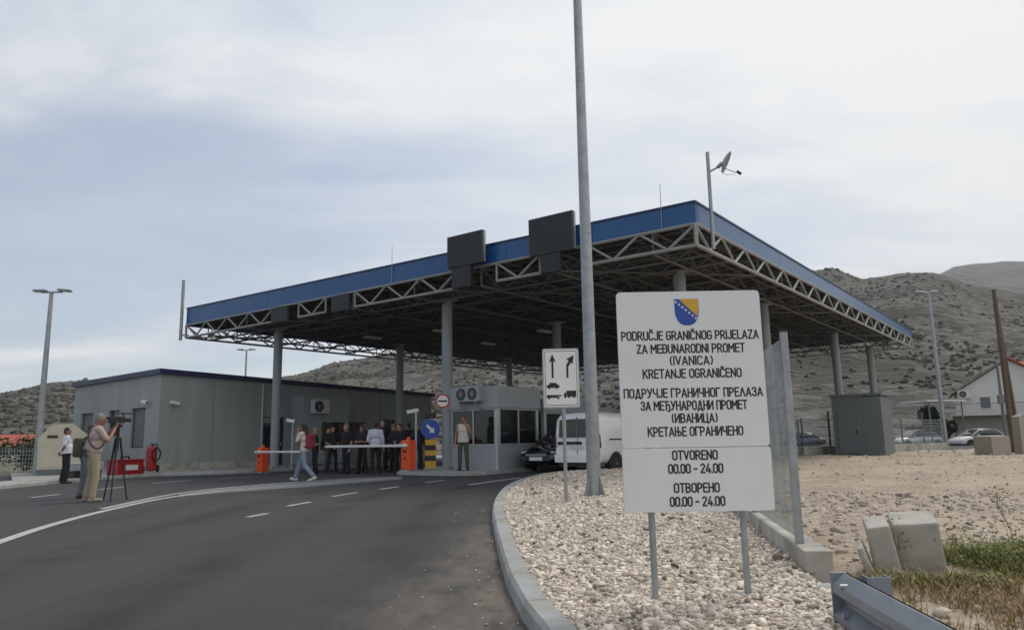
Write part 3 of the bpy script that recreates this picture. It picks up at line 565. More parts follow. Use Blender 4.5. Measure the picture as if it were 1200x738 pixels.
for r, z in ((0.02, 0.0), (0.12, 0.012), (0.22, 0.04), (0.31, 0.085), (0.31, 0.07), (0.22, 0.02), (0.1, -0.02), (0.02, -0.03)): rings.append([Vector((0.43, 0.0, 8.46)) + rot @ Vector((r * math.cos(u), r * math.sin(u), z)) for u in np.linspace(0, 2 * math.pi, 24, endpoint=False)])
mb = MB(); mb.loft(rings); mb.build('reflector', M['galv'], t)
mb = MB(); mb.path([(0.4, 0.0, 8.28), (0.6, -0.05, 8.17), (0.78, -0.1, 8.08)], 0.014); mb.path([(0.3, 0.02, 8.22), (0.45, 0, 8.08), (0.7, -0.08, 8.06)], 0.006); mb.build('feed_arm', M['galv'], t)
mb = MB(); mb.tube((0.74, -0.09, 8.14), (0.83, -0.12, 8.05), 0.04, n=10); mb.build('receiver', M['black'], t)

# ------------------------------------------------------------------ inspection building on the left
bld = thing('inspection_building', 23.85, -1.69, 'long low grey office building with dark blue roof edge beside the left lane', 'building', z=0.11)
BL, BW = 16.8, 8.1; zc, zf, zl = 4.13, 3.72, 4.02
mb = MB()                                                   # local x = along the right wall, y = along the left wall
def wall_with_holes(mb, L, zt0, zt1, holes, fn, th=0.22):
    xs = sorted({0, L, *[h[0] for h in holes], *[h[1] for h in holes]})
    for x0, x1 in zip(xs, xs[1:]):
        hs = [h for h in holes if h[0] <= x0 and h[1] >= x1]; top = lambda x: zt0 + (zt1 - zt0) * x / L
        segs = [(0, None)] if not hs else [(0, hs[0][2]), (hs[0][3], None)]
        for z0, z1 in segs:
            a, b = (top(x0), top(x1)) if z1 is None else (z1, z1)
            if a - z0 < 0.01: continue
            P = [fn(x0, z0, 0), fn(x1, z0, 0), fn(x1, b, 0), fn(x0, a, 0), fn(x0, z0, th), fn(x1, z0, th), fn(x1, b, th), fn(x0, a, th)]
            mb.add(P, ((0, 1, 2, 3), (4, 7, 6, 5), (0, 4, 5, 1), (3, 2, 6, 7), (0, 3, 7, 4), (1, 5, 6, 2)))
RH = [(5.15, 6.35, 0.02, 2.35), (12.9, 13.8, 0.02, 2.3)]; RH += [(7.4, 11.6, 1.0, 2.15)]
LH = [(0.95, 2.2, 0.98, 2.72), (3.35, 4.35, 1.5, 2.7), (5.95, 7.25, 1.5, 2.66)]
fR = lambda x, z, d: Vector((x, d, z)); fL = lambda x, z, d: Vector((d, x, z))
mb = MB(); wall_with_holes(mb, BL, zc, zf, RH, fR); mb.build('wall', M['cladding'], bld)
mb = MB(); wall_with_holes(mb, BW, zc, zl, LH, lambda x, z, d: Vector((d + 0.0, x + 0.222, z)) if x < BW else Vector((d, x, z))); mb.build('wall', M['cladding'], bld)
mb = MB(); wall_with_holes(mb, BL, zl, zf - 0.1, [], lambda x, z, d: Vector((x, BW + 0.23 - d, z))); mb.build('wall', M['cladding'], bld)
mb = MB(); wall_with_holes(mb, BW, zf, zf - 0.1, [], lambda x, z, d: Vector((BL + 0.002 - d, x + 0.222 if x < BW else x, z))); mb.build('wall', M['cladding'], bld)
o = 0.14; cs = [(-o, -o, zc), (BL + o, -o, zf), (BL + o, BW + 0.2 + o, zf - 0.1), (-o, BW + 0.2 + o, zl)]
mb = MB(); mb.add([Vector(c) + Vector((0, 0, -0.02)) for c in cs] + [Vector(c) + Vector((0, 0, 0.20)) for c in cs], ((0, 3, 2, 1), (4, 5, 6, 7), (0, 1, 5, 4), (1, 2, 6, 5), (2, 3, 7, 6), (3, 0, 4, 7))); mb.build('roof', M['navy'], bld)
def window(parent, x0, x1, z0, z1, fn, panes=1, glassm=None, depth=0.10, name='window', fm=None):
    t = 0.05; mb = MB()
    def bx(u0, u1, w0, w1, d0, d1):
        P = [fn(u, w, d) for d in (d0, d1) for u, w in ((u0, w0), (u1, w0), (u1, w1), (u0, w1))]; mb.add(P, ((0, 1, 2, 3), (4, 7, 6, 5), (0, 4, 5, 1), (3, 2, 6, 7), (0, 3, 7, 4), (1, 5, 6, 2)))
    bx(x0 + .004, x0 + t, z0 + .004, z1 - .004, depth, depth + .06); bx(x1 - t, x1 - .004, z0 + .004, z1 - .004, depth, depth + .06); bx(x0 + t, x1 - t, z0 + .004, z0 + t, depth, depth + .06); bx(x0 + t, x1 - t, z1 - t, z1 - .004, depth, depth + .06)
    for k in range(1, panes): c = x0 + (x1 - x0) * k / panes; bx(c - t / 2, c + t / 2, z0 + t, z1 - t, depth, depth + .06)
    w = mb.build(name, fm or M['darkframe'], parent)
    mb = MB(); P = [fn(u, q, d) for d in (depth + .03, depth + .042) for u, q in ((x0 + t, z0 + t), (x1 - t, z0 + t), (x1 - t, z1 - t), (x0 + t, z1 - t))]; mb.add(P, ((0, 1, 2, 3), (4, 7, 6, 5), (0, 4, 5, 1), (3, 2, 6, 7), (0, 3, 7, 4), (1, 5, 6, 2)))
    mb.build('pane', glassm or M['glass'], w); return w
f2 = lambda x, z, d: Vector((d, x + 0.222, z))
window(bld, *LH[0], f2, glassm=M['shutter']); window(bld, *LH[1], f2); window(bld, *LH[2], f2, 1, M['shutter'])
w = window(bld, *RH[0], fR, 1, name='door'); window(bld, *RH[1], fR, 1, name='door'); window(bld, *RH[2], fR, 3)
for h in RH[:2]:
    mb = MB(); mb.tube((h[1] - 0.16, 0.06, 0.95), (h[1] - 0.16, 0.06, 1.15), 0.015, n=6); mb.build('handle', M['frame'], bld)
for x in (2.5, 12.6): mb = MB(); mb.b2(x - 0.012, x + 0.012, -0.006, 0.004, 0.1, zc - 0.05 - 0.025 * x); mb.build('panel_joint', M['kioskgrey'], bld)
mb = MB(); mb.b2(-0.012, 0.0, 0.0, BW, 0.0, 0.35); mb.build('plinth', M['concrete'], bld); mb = MB(); mb.b2(0.0, 5.1, -0.012, 0.0, 0.0, 0.30); mb.build('plinth', M['concrete'], bld)
mb = MB(); mb.tube((5.0, -0.07, 0.05), (5.0, -0.07, zc - 0.2), 0.045, n=8); mb.build('downpipe', M['frame'], bld)
mb = MB(); mb.b2(6.75, 9.6, -0.9, -0.03, 0.05, 2.4); k_ = mb.build('entrance_cabin', M['panelgrey'], bld); mb = MB(); mb.b2(6.7, 9.65, -0.95, -0.02, 2.4, 3.35); mb.build('parapet', M['panelgrey'], k_); mb = MB(); mb.b2(7.9, 9.3, -0.93, -0.9, 0.95, 2.1); mb.build('window', M['glass'], k_)
def ac_unit(loc, rz, label, w=0.85, h=0.62, double=False):
    t = empty('air_conditioner', loc, rz, label, 'air conditioner', 'outdoor air conditioning units')
    mb = MB(); mb.b2(-w / 2, w / 2, -0.34, -0.04, 0, h, bev=0.02); mb.build('casing', M['offwhite'] if not double else M['panelgrey'], t)
    for cx_ in ((-w * 0.16,) if not double else (-w * 0.27, w * 0.23)):
        mb = MB(); u = np.linspace(0, 2 * math.pi, 24, endpoint=False); r = h * 0.40
        mb.loft([[Vector((cx_ + r * k * math.cos(a), y, h / 2 + r * k * math.sin(a))) for a in u] for k, y in ((1, -0.341), (1, -0.352), (0.9, -0.352), (0.86, -0.343))], sm=False); g = mb.build('fan_grille', M['black'], t)
        mb = MB()
        for k in range(6): a = k * math.pi / 6; mb.tube((cx_ - r * .88 * math.cos(a), -0.353, h / 2 - r * .88 * math.sin(a)), (cx_ + r * .88 * math.cos(a), -0.353, h / 2 + r * .88 * math.sin(a)), 0.006, n=4)
        mb.build('guard_wire', M['frame'], g)
    mb = MB()
    for x in (-w * 0.36, w * 0.36): mb.b2(x - 0.02, x + 0.02, -0.36, 0, -0.05, -0.005); mb.tube((x, -0.34, -0.04), (x, -0.01, -0.28), 0.014, n=5)
    mb.build('bracket', M['galv'], t); return t
p = CF(23.85, -1.69) + E2 * 7.55 - E1 * 0.97; ac_unit((p.x, p.y, 2.62), FR, 'white air conditioner with one black fan on the grey cabin above the crowd', 0.95, 0.68)
def cctv(loc, rz, label, pole=None):
    t = empty('security_camera', loc, rz, label, 'security camera', 'white security cameras')
    mb = MB(); mb.tube((0, 0.0, 0), (0, -0.16, 0.03), 0.016, n=6); mb.build('bracket', M['white'], t)
    mb = MB(); mb.box((0.08, -0.2, 0.05), (0.42, 0.13, 0.13), 0.0, ry=R(10), bev=0.015); b_ = mb.build('housing', M['white'], t)
    mb = MB(); mb.tube((0.28, -0.2, 0.012), (0.305, -0.2, 0.008), 0.045, n=10); mb.build('lens', M['black'], t)
    if pole: mb = MB(); mb.tube((0, 0.02, 0.03), (0, 0.02, -pole), 0.035, n=8); mb.build('post', M['frame'], t)
p = CF(23.85, -1.69); cctv(tuple(p + E2 * 0.5 + Vector((0, 0, 2.93))), FR, 'white security camera on the dark grey right wall by the building corner')
cctv(tuple(p + E1 * 1.0 + Vector((0, 0, 3.0))), FR - math.pi / 2, 'white security camera over the tall window on the short left wall')
p = CF(19.0, 1.55); cctv((p.x, p.y, 2.05), R(-20), 'white security camera on a short post behind the left orange barrier', 1.95)
p = CF(10.95, 0.75); cctv((p.x, p.y, 2.15), R(200), 'white security camera on a short post beside the right orange barrier', 1.97)

# ------------------------------------------------------------------ control booth on the island
bt = thing('control_booth', 8.04, 1.65, 'grey glazed control booth on the island behind the round customs sign', 'booth', z=0.178)
def booth(t, L, W, h, zs, zp):                              # local x = along the lane, y = across to the left
    mb = MB(); mb.b2(-0.06, L + 0.06, -0.06, W + 0.06, zp, h, bev=0.01); mb.build('roof', M['panelgrey'], t)
    mb = MB(); mb.b2(0.03, L - 0.03, 0.03, W - 0.03, 0.0, 0.06); mb.build('floor', M['kioskgrey'], t)
    for nm, x0, x1, y0, y1 in (('front_panel', 0, 0.06, 0.1, W - 0.1), ('side_panel', 0.1, L - 0.1, 0, 0.06), ('side_panel', 0.1, L - 0.1, W - 0.06, W), ('rear_panel', L - 0.06, L, 0.1, W - 0.1)):
        mb = MB(); mb.b2(x0, x1, y0, y1, 0, zs); mb.build(nm, M['panelgrey'], t)
    for x, y in ((0, 0), (L - 0.1, 0), (0, W - 0.1), (L - 0.1, W - 0.1)):
        mb = MB(); mb.b2(x, x + 0.1, y, y + 0.1, 0, zp); mb.build('corner_post', M['frame'], t)
    for n_, fn, LL in ((2, lambda u, z, d: Vector((d, u, z)), W), (2, lambda u, z, d: Vector((u, d, z)), L), (2, lambda u, z, d: Vector((u, W - d, z)), L), (2, lambda u, z, d: Vector((L - d, u, z)), W)):
        window(t, 0.1, LL - 0.1, zs + 0.002, zp - 0.002, fn, n_, M['boothglass'], depth=0.0, fm=M['frame'])
    mb = MB(); mb.b2(0.15, 0.75, 0.15, W - 0.15, zs - 0.12, zs - 0.06); mb.b2(0.2, 0.6, W * 0.3, W * 0.3 + 0.06, zs - 0.06, zs + 0.32); mb.build('desk', M['kioskgrey'], t)
M['boothglass'] = mat('tinted booth glass', (0.02, 0.024, 0.026), 0.05, spec=0.6, var=0.2)
M['boothglass'].node_tree.nodes['Principled BSDF'].inputs['Transmission Weight'].default_value = 0.35
booth(bt, 2.35, 2.15, 2.78, 0.80, 2.04)
p = CF(8.04, 1.65) + E1 * 1.05; ac_unit((p.x, p.y, 2.45), FR - math.pi / 2, 'twin fan air conditioner on the front parapet of the glazed booth', 1.0, 0.52, True)
b2_ = thing('rear_control_booth', 8.04, 4.35, 'lower dark glazed booth further along the island, seen between the car and the white van', 'booth', z=0.178)
booth(b2_, 2.6, 2.1, 2.4, 0.8, 1.95)

# ------------------------------------------------------------------ dark kiosk on the right
kk = thing('grey_kiosk', 0.0, 17.9, 'dark grey box shaped kiosk between the right hand canopy columns', 'kiosk', z=0.2)
mb = MB(); mb.b2(0, 2.1, 0.25, 1.55, 0, 2.62); mb.build('walls', M['kioskgrey'], kk)
mb = MB(); mb.b2(0.0, 2.15, -0.5, 0.245, 0, 2.58); mb.build('side_bay', M['kioskgrey'], kk)
mb = MB(); mb.b2(-0.07, 2.22, -0.56, 1.62, 2.62, 2.72); mb.build('roof', M['kioskgrey'], kk)
mb = MB(); mb.b2(-0.035, 0.0, 0.45, 1.35, 0.1, 2.0, bev=0.008); d_ = mb.build('door', M['kioskgrey'], kk); mb = MB(); mb.b2(-0.06, -0.035, 0.55, 0.6, 0.95, 1.15); mb.build('handle', M['black'], d_)

# ------------------------------------------------------------------ barriers
def barrier(a, b, base, label, armdir, armlen, z=None):
    t = thing('barrier_gate', a, b, label, 'barrier', 'orange barrier gates across the lane', z=z, rz=FR)
    mb = MB(); mb.b2(-0.2, 0.2, -0.22, 0.22, 0.0, 0.06); mb.build('base_plate', M['galv'], t)
    mb = MB(); mb.b2(-0.17, 0.17, -0.19, 0.19, 0.06, 1.02, bev=0.03); h = mb.build('housing', M['orange'], t)
    mb = MB(); mb.b2(-0.182, -0.172, -0.07, 0.07, 0.62, 0.70); mb.b2(-0.18, -0.172, -0.04, 0.04, 0.40, 0.46); mb.build('maintenance_lock', M['black'], h)
    mb = MB(); mb.tube((0, 0, 1.02), (0, 0, 1.13), 0.07, 0.05, n=12); mb.build('beacon', M['orange'], t)
    mb = MB(); s = armdir; mb.b2(-0.28, -0.22, min(s * -0.2, s * armlen), max(s * -0.2, s * armlen), 0.80, 0.885, bev=0.02); mb.tube((-0.17, 0, 0.84), (-0.215, 0, 0.84), 0.08, n=12); mb.build('boom_arm', M['white'], t)
barrier(19.25, 0.35, 0, 'orange barrier gate with a white boom at the foot of the left column', -1, 2.9)
barrier(10.5, -0.05, 0, 'orange barrier gate on the island end with its white boom across the crowd', 1, 4.0, 0.178)

# keep right bollard
t = empty('keep_right_sign', (-2.93, 26.3, 0.178), R(7), 'round blue keep right sign above a yellow and black striped bollard', 'traffic sign')
mb = MB(); mb.b2(-0.24, 0.24, -0.14, 0.14, 0, 0.06, bev=0.02); mb.build('base', M['concrete'], t)
mb = MB()
for k, (z0, z1) in enumerate(((0.06, 0.30), (0.30, 0.48), (0.48, 0.66), (0.66, 0.84), (0.84, 1.02))): mb.b2(-0.19, 0.19, -0.06, 0.06, z0, z1, mi=k % 2)
mb.build('striped_bollard', [M['postyellow'], M['black']], t)
def disc(mb, c, r, y0, y1, n=32, mi=0): mb.loft([[Vector((c[0] + r * math.cos(u), y, c[1] + r * math.sin(u))) for u in np.linspace(0, 2 * math.pi, n, endpoint=False)] for y in (y0, y1)], sm=False, mi=mi)
mb = MB(); disc(mb, (0, 1.40), 0.33, -0.05, -0.075); f = mb.build('sign_disc', M['signblue'], t)
mb = MB(); disc(mb, (0, 1.40), 0.335, -0.03, -0.049); mb.build('rim', M['white'], f)
s2 = math.sqrt(.5); ar = [(-0.19, 0.045), (0.04, 0.045), (0.04, 0.13), (0.2, 0.0), (0.04, -0.13), (0.04, -0.045), (-0.19, -0.045)]
mb = MB(); mb.prism(ar, lambda u, v, d: Vector(((u + v) * s2, d, 1.40 + (-u + v) * s2)), -0.0752, -0.079); mb.build('arrow', M['white'], f)
mb = MB(); mb.tube((0, 0, 1.02), (0, 0, 1.95), 0.03, n=8); mb.build('post', M['galv'], t)
mb = MB(); mb.b2(-0.2, 0.2, -0.03, 0.05, 1.76, 1.96, bev=0.02); mb.build('warning_lamp', M['black'], t)

# round customs sign on the column
t = empty('round_customs_sign', (-2.36, 24.82, 2.46), R(5), 'round white prohibition sign with red rim on the grey column by the booth', 'traffic sign')
mb = MB(); disc(mb, (0, 0), 0.24, 0.0, -0.02); mb.build('rim', M['signred'], t)
mb = MB(); disc(mb, (0, 0), 0.185, -0.0202, -0.025); f = mb.build('face', M['white'], t)
mb = MB(); mb.b2(-0.15, 0.15, -0.029, -0.0252, -0.03, 0.03); mb.build('bar', M['ink'], f)
mb = MB(); mb.tube((-0.12, 0.02, 0.05), (-0.12, 0.35, 0.05), 0.012, n=5); mb.tube((0.12, 0.02, 0.05), (0.12, 0.35, 0.05), 0.012, n=5); mb.build('clamp', M['galv'], t)

# ------------------------------------------------------------------ signs in the gravel
# single-stroke narrow lettering: every glyph is a set of polylines in a box of width w and height 1
def _arc(cx_, cy, rx_, ry_, a0, a1, n=7): return [(cx_ + rx_ * math.cos(R(a0 + (a1 - a0) * k / n)), cy + ry_ * math.sin(R(a0 + (a1 - a0) * k / n))) for k in range(n + 1)]
def _o(w=.44): r = w / 2; return [_arc(r, 1 - r, r, r, 0, 180) + _arc(r, r, r, r, 180, 360) + [(w, 1 - r)]]
def _bowl(w, y0, y1, x0=0.0): r = (y1 - y0) / 2; return [(x0, y1), (w - r, y1)] + _arc(w - r, y0 + r, r, r, 90, -90)[1:-1] + [(w - r, y0), (x0, y0)]
W4 = .44
GL = {
 'A': (.50, [[(0, 0), (.25, 1), (.50, 0)], [(.09, .28), (.41, .28)]]), 'D': (W4, [[(0, 0), (0, 1)], [(0, 1), (.2, 1)] + _arc(.2, .76, .24, .24, 90, 0) + _arc(.2, .24, .24, .24, 0, -90) + [(0, 0)]]),
 'B': (W4, [[(0, 0), (0, 1)], _bowl(W4 - .02, .53, 1), _bowl(W4, 0, .53)]), 'V': (.48, [[(0, 1), (.24, 0), (.48, 1)]]), 'E': (.38, [[(.38, 1), (0, 1), (0, 0), (.38, 0)], [(0, .52), (.33, .52)]]),
 'G': (W4, [_arc(.22, .78, .22, .22, 20, 180) + _arc(.22, .22, .22, .22, 180, 360) + [(.44, .48), (.24, .48)]]), 'C': (W4, [_arc(.22, .78, .22, .22, 15, 180) + _arc(.22, .22, .22, .22, 180, 345)]),
 'I': (.0, [[(0, 0), (0, 1)]]), 'J': (.33, [[(.33, 1), (.33, .19)] + _arc(.155, .175, .175, .175, 0, -165)]), 'K': (.46, [[(0, 0), (0, 1)], [(.44, 1), (.02, .42)], [(.15, .58), (.46, 0)]]), 'L': (.37, [[(0, 1), (0, 0), (.37, 0)]]),
 'M': (.56, [[(0, 0), (0, 1), (.28, .38), (.56, 1), (.56, 0)]]), 'N': (.46, [[(0, 0), (0, 1), (.46, 0), (.46, 1)]]), 'O': (W4, _o()), 'P': (.43, [[(0, 0), (0, 1)], _bowl(.43, .44, 1)]),
 'R': (.45, [[(0, 0), (0, 1)], _bowl(.43, .46, 1), [(.2, .46), (.45, 0)]]), 'T': (.42, [[(0, 1), (.42, 1)], [(.21, 1), (.21, 0)]]), 'U': (W4, [[(0, 1), (0, .22)] + _arc(.22, .22, .22, .22, 180, 360) + [(.44, 1)]]),
 'Z': (.42, [[(0, 1), (.42, 1), (0, 0), (.42, 0)]]), 'S': (.4, [[(0, 0), (.4, 0)]]),
 '(': (.16, [_arc(.42, .5, .42, .72, 140, 220)]), ')': (.16, [_arc(-.26, .5, .42, .72, 40, -40)]), '.': (.0, [[(0, 0), (0, .03)]]), '-': (.28, [[(0, .46), (.28, .46)]]), '0': (.42, _o(.42)),
 '2': (.42, [_arc(.21, .79, .21, .21, 160, -30) + [(0, 0), (.42, 0)]]), '4': (.46, [[(.26, 1), (0, .22), (.46, .22)], [(.34, .5), (.34, 0)]]), ' ': (.10, []),
 'П': (.44, [[(0, 0), (0, 1), (.44, 1), (.44, 0)]]), 'Д': (.56, [[(0, -.17), (0, 0), (.56, 0), (.56, -.17)], [(.08, 0), (.26, 1), (.34, 1), (.48, 0)]]), 'У': (.46, [[(0, 1), (.24, .36)], [(.46, 1), (.2, .12), (.13, .02), (.02, 0)]]), 'Ч': (.43, [[(0, 1), (0, .62), (.06, .47), (.17, .42), (.43, .42)], [(.43, 1), (.43, 0)]]),
 'Г': (.37, [[(0, 0), (0, 1), (.37, 1)]]), 'Н': (.44, [[(0, 0), (0, 1)], [(.44, 0), (.44, 1)], [(0, .52), (.44, .52)]]), 'И': (.46, [[(0, 1), (0, 0), (.46, 1), (.46, 0)]]), 'Л': (.48, [[(0, 0), (.24, 1), (.48, 0)]]),
 'З': (.41, [_arc(.2, .77, .2, .23, 165, -90, 8), _arc(.2, .27, .21, .27, 90, -165, 8)]), 'Ђ': (.56, [[(0, 1), (.40, 1)], [(.14, 1), (.14, 0)], [(.14, .55), (.38, .62), (.52, .55), (.56, .4), (.56, -.02), (.48, -.17), (.36, -.17)]]),
 'Ц': (.52, [[(0, 1), (0, 0), (.44, 0), (.44, 1)], [(.44, 0), (.52, 0), (.52, -.17)]]), 'Њ': (.66, [[(0, 0), (0, 1)], [(.32, 0), (.32, 1)], [(0, .5), (.32, .5)], _bowl(.66, 0, .5, .32)]),
}
for c, l in zip('АВЕКМОРТЈ', 'ABEKMOPTJ'): GL[c] = GL[l]
GL['Č'] = (W4, GL['C'][1] + [[(.10, 1.24), (.22, 1.11), (.34, 1.24)]]); GL['Đ'] = (W4, GL['D'][1] + [[(-.1, .52), (.2, .52)]])
def lettering(mb, body, cx_, z, h, target, y, sw=0.135, gap=0.20):
    """strokes in the XZ plane facing -Y"""
    adv = sum(GL[c][0] + gap for c in body) - gap; k = target / adv; x = cx_ - target / 2; hw = sw * h / 2; lay = 0
    for c in body:
        w, lines = GL[c]
        for ln in lines:
            P = [Vector((x + u * k, z - h / 2 + hw + v * (h - 2 * hw))) for u, v in ln]; lay = (lay + 1) % 5; yy = y - lay * 0.00006
            for i in range(len(P) - 1):
                d = (P[i + 1] - P[i])
                if d.length < 1e-6: continue
                d.normalize(); s = Vector((-d.y, d.x)) * hw; e0 = hw if i == 0 and c not in '.' else hw * .55; a, b = P[i] - d * (e0 if c != '.' else hw), P[i + 1] + d * (hw if i == len(P) - 2 else hw * .55)
                mb.add([(q.x, yy - (i % 3) * 0.00002, q.y) for q in (a - s, b - s, b + s, a + s)], ((0, 1, 2, 3),))
        x += (w + gap) * k
SG = empty('border_area_sign', (1.173, 4.852, 0.10), R(0), 'large white border crossing notice with coat of arms on two steel posts', 'information sign')
zb0, zt0 = 0.565, 1.99                                       # relative to the gravel
SW = 0.953
def rr(w, z0, z1, r, n=6, bl=True):
    o = []
    for cx_, cz, a0 in ((w / 2 - r, z1 - r, 0), (-w / 2 + r, z1 - r, 90), (-w / 2 + r, z0 + r, 180), (w / 2 - r, z0 + r, 270)):
        for k in range(n + 1): a = R(a0 + 90 * k / n); o.append((cx_ + r * math.cos(a), cz + r * math.sin(a)))
    return o
XZ = lambda u, v, d: Vector((u, d, v))
zs_ = 0.966
mb = MB(); mb.prism(rr(SW, zs_ + 0.0025, zt0, 0.028), XZ, 0.0, 0.022); up_ = mb.build('upper_panel', M['signwhite'], SG)
mb = MB(); mb.prism(rr(SW + 0.004, zb0, zs_ - 0.0025, 0.02), XZ, 0.001, 0.023); lo_ = mb.build('lower_panel', M['signwhite'], SG)
H_ = zt0 - zb0
def zy(y): return zt0 - (y - 340) / 260.5 * H_                # height of a line on the panel
L1 = [("PODRUČJE GRANIČNOG PRIJELAZA", 394, 0.90), ("ZA MEĐUNARODNI PROMET", 410, 0.705), ("(IVANICA)", 424.5, 0.275), ("KRETANJE OGRANIČENO", 440, 0.64), ("ПОДРУЧЈЕ ГРАНИЧНОГ ПРЕЛАЗА", 463, 0.90), ("ЗА МЕЂУНАРОДНИ ПРОМЕТ", 478, 0.685), ("(ИВАНИЦА)", 493, 0.29), ("КРЕТАЊЕ ОГРАНИЧЕНО", 508.5, 0.61)]
L2 = [("OTVORENO", 536, 0.285), ("00.00 - 24.00", 551.5, 0.345), ("ОТВОРЕНО", 573.5, 0.285), ("00.00 - 24.00", 589, 0.345)]
for par, LL in ((up_, L1), (lo_, L2)):
    for grp in (LL[:len(LL) // 2], LL[len(LL) // 2:]):
      mb = MB()
      for s, y, w in grp: lettering(mb, s, 0.0 if par is up_ else -0.012, zy(y), 0.063, w, -0.0008, 0.155)
      mb.build('lettering', M['ink'], par)
# shield
cz = zy(349.5); W_ = 0.080; HH = 0.178
def shp(u): return u
sh = [(-W_, 0.0), (W_, 0.0)] + [(W_ * math.cos(a) ** 0.75, -0.07 - (HH - 0.07) * math.sin(a)) for a in np.linspace(0, math.pi / 2, 10)] + [(-W_ * math.cos(a) ** 0.75, -0.07 - (HH - 0.07) * math.sin(a)) for a in np.linspace(math.pi / 2, 0, 10)][1:]
ex = -0.012
mb = MB(); mb.prism(sh, lambda u, v, d: Vector((u + ex, d, v + cz)), -0.0015, -0.0005); se = mb.build('emblem', M['signblue'], up_)
tri = [(-W_ * 0.62, -0.001), (W_ - 0.002, -0.001), (W_ - 0.002, -0.07), (W_ * 0.86, -0.118)]
mb = MB(); mb.prism(tri, lambda u, v, d: Vector((u + ex, d, v + cz)), -0.0028, -0.0016); mb.build('yellow_field', M['signyellow'], se)
mb = MB()
for k in range(7):
    u, v = -W_ * 0.88 + k * 0.0215, -0.020 - k * 0.0184; st = []
    for i in range(10): r = 0.0115 if i % 2 == 0 else 0.0048; a = math.pi / 2 + i * math.pi / 5; st.append((u + r * math.cos(a), v + r * math.sin(a)))
    mb.prism(st, lambda p, q, d: Vector((p + ex, d, q + cz)), -0.0028, -0.0016)
mb.build('stars', M['white'], se)
for x, z in ((-0.30, -0.25), (0.285, -0.25)):
    mb = MB(); mb.tube((x, 0.052, z), (x, 0.052, 1.92), 0.021, n=12); mb.build('post', M['galv'], SG)
mb = MB()
for z in (0.72, 1.15, 1.75): mb.b2(-0.44, 0.44, 0.0235, 0.032, z - 0.02, z + 0.02)
mb.build('mounting_rail', M['galv'], SG)

LS = empty('lane_choice_sign', (0.80, 11.9, 0.12), R(-2), 'white rectangular lane sign with two black arrows on a thin post', 'traffic sign')
zz0, zz1 = 1.51, 2.46; w_ = 0.585
mb = MB(); mb.prism(rr(w_, zz0, zz1, 0.035), lambda u, v, d: Vector((u - 0.03, d, v)), 0.0, 0.02); pn = mb.build('panel', M['frame'], LS)
mb = MB(); mb.prism(rr(w_ - 0.045, zz0 + 0.022, zz1 - 0.022, 0.025), lambda u, v, d: Vector((u - 0.03, d, v)), -0.003, -0.0005); fc = mb.build('face', M['signwhite'], pn)
mb = MB(); fo = rr(w_ - 0.075, zz0 + 0.04, zz1 - 0.04, 0.02); fi = rr(w_ - 0.09, zz0 + 0.048, zz1 - 0.048, 0.016); n_ = len(fo)
mb.add([Vector((u - 0.03, -0.0045, v)) for u, v in fo] + [Vector((u - 0.03, -0.0045, v)) for u, v in fi], [(i, (i + 1) % n_, n_ + (i + 1) % n_, n_ + i) for i in range(n_)]); mb.build('border_line', M['ink'], fc)
PP = lambda u, v, d: Vector((u - 0.03, d, v + 1.985))
mb = MB(); mb.prism([(-0.15, 0.0), (-0.118, 0.0), (-0.118, 0.27), (-0.08, 0.26), (-0.134, 0.385), (-0.188, 0.26), (-0.15, 0.27)], PP, -0.006, -0.0032)
mb.prism([(0.088, 0.0), (0.120, 0.0), (0.120, 0.175), (0.168, 0.245), (0.195, 0.222), (0.212, 0.365), (0.095, 0.30), (0.128, 0.272), (0.088, 0.205)], PP, -0.006, -0.0032); mb.build('arrows', M['ink'], fc)
mb = MB()
def wheels(xs, v):
    for x in xs: mb.prism([(x + 0.018 * math.cos(a), v + 0.018 * math.sin(a)) for a in np.linspace(0, 2 * math.pi, 10, endpoint=False)], PP, -0.0064, -0.0032)
mb.prism([(-0.235, -0.155), (-0.03, -0.155), (-0.03, -0.115), (-0.06, -0.105), (-0.09, -0.075), (-0.18, -0.075), (-0.205, -0.11), (-0.235, -0.115)], PP, -0.006, -0.0032); wheels((-0.19, -0.075), -0.158)
mb.prism([(-0.235, -0.315), (-0.06, -0.315), (-0.06, -0.295), (0.0, -0.29), (0.0, -0.27), (-0.235, -0.27)], PP, -0.006, -0.0032); wheels((-0.2, -0.05), -0.32)
mb.prism([(0.08, -0.30), (0.235, -0.30), (0.235, -0.205), (0.08, -0.205)], PP, -0.006, -0.0032); mb.prism([(0.035, -0.30), (0.075, -0.30), (0.075, -0.235), (0.055, -0.235), (0.035, -0.265)], PP, -0.006, -0.0032); wheels((0.06, 0.12, 0.20), -0.305)
mb.build('vehicle_symbols', M['ink'], fc)
mb = MB(); mb.tube((0.0, 0.045, -0.2), (0.0, 0.045, 2.42), 0.03, n=12); mb.build('post', M['galv'], LS)
mb = MB()
for z in (1.65, 2.3): mb.b2(-0.2, 0.2, 0.0205, 0.03, z - 0.02, z + 0.02)
mb.build('mounting_rail', M['galv'], LS)

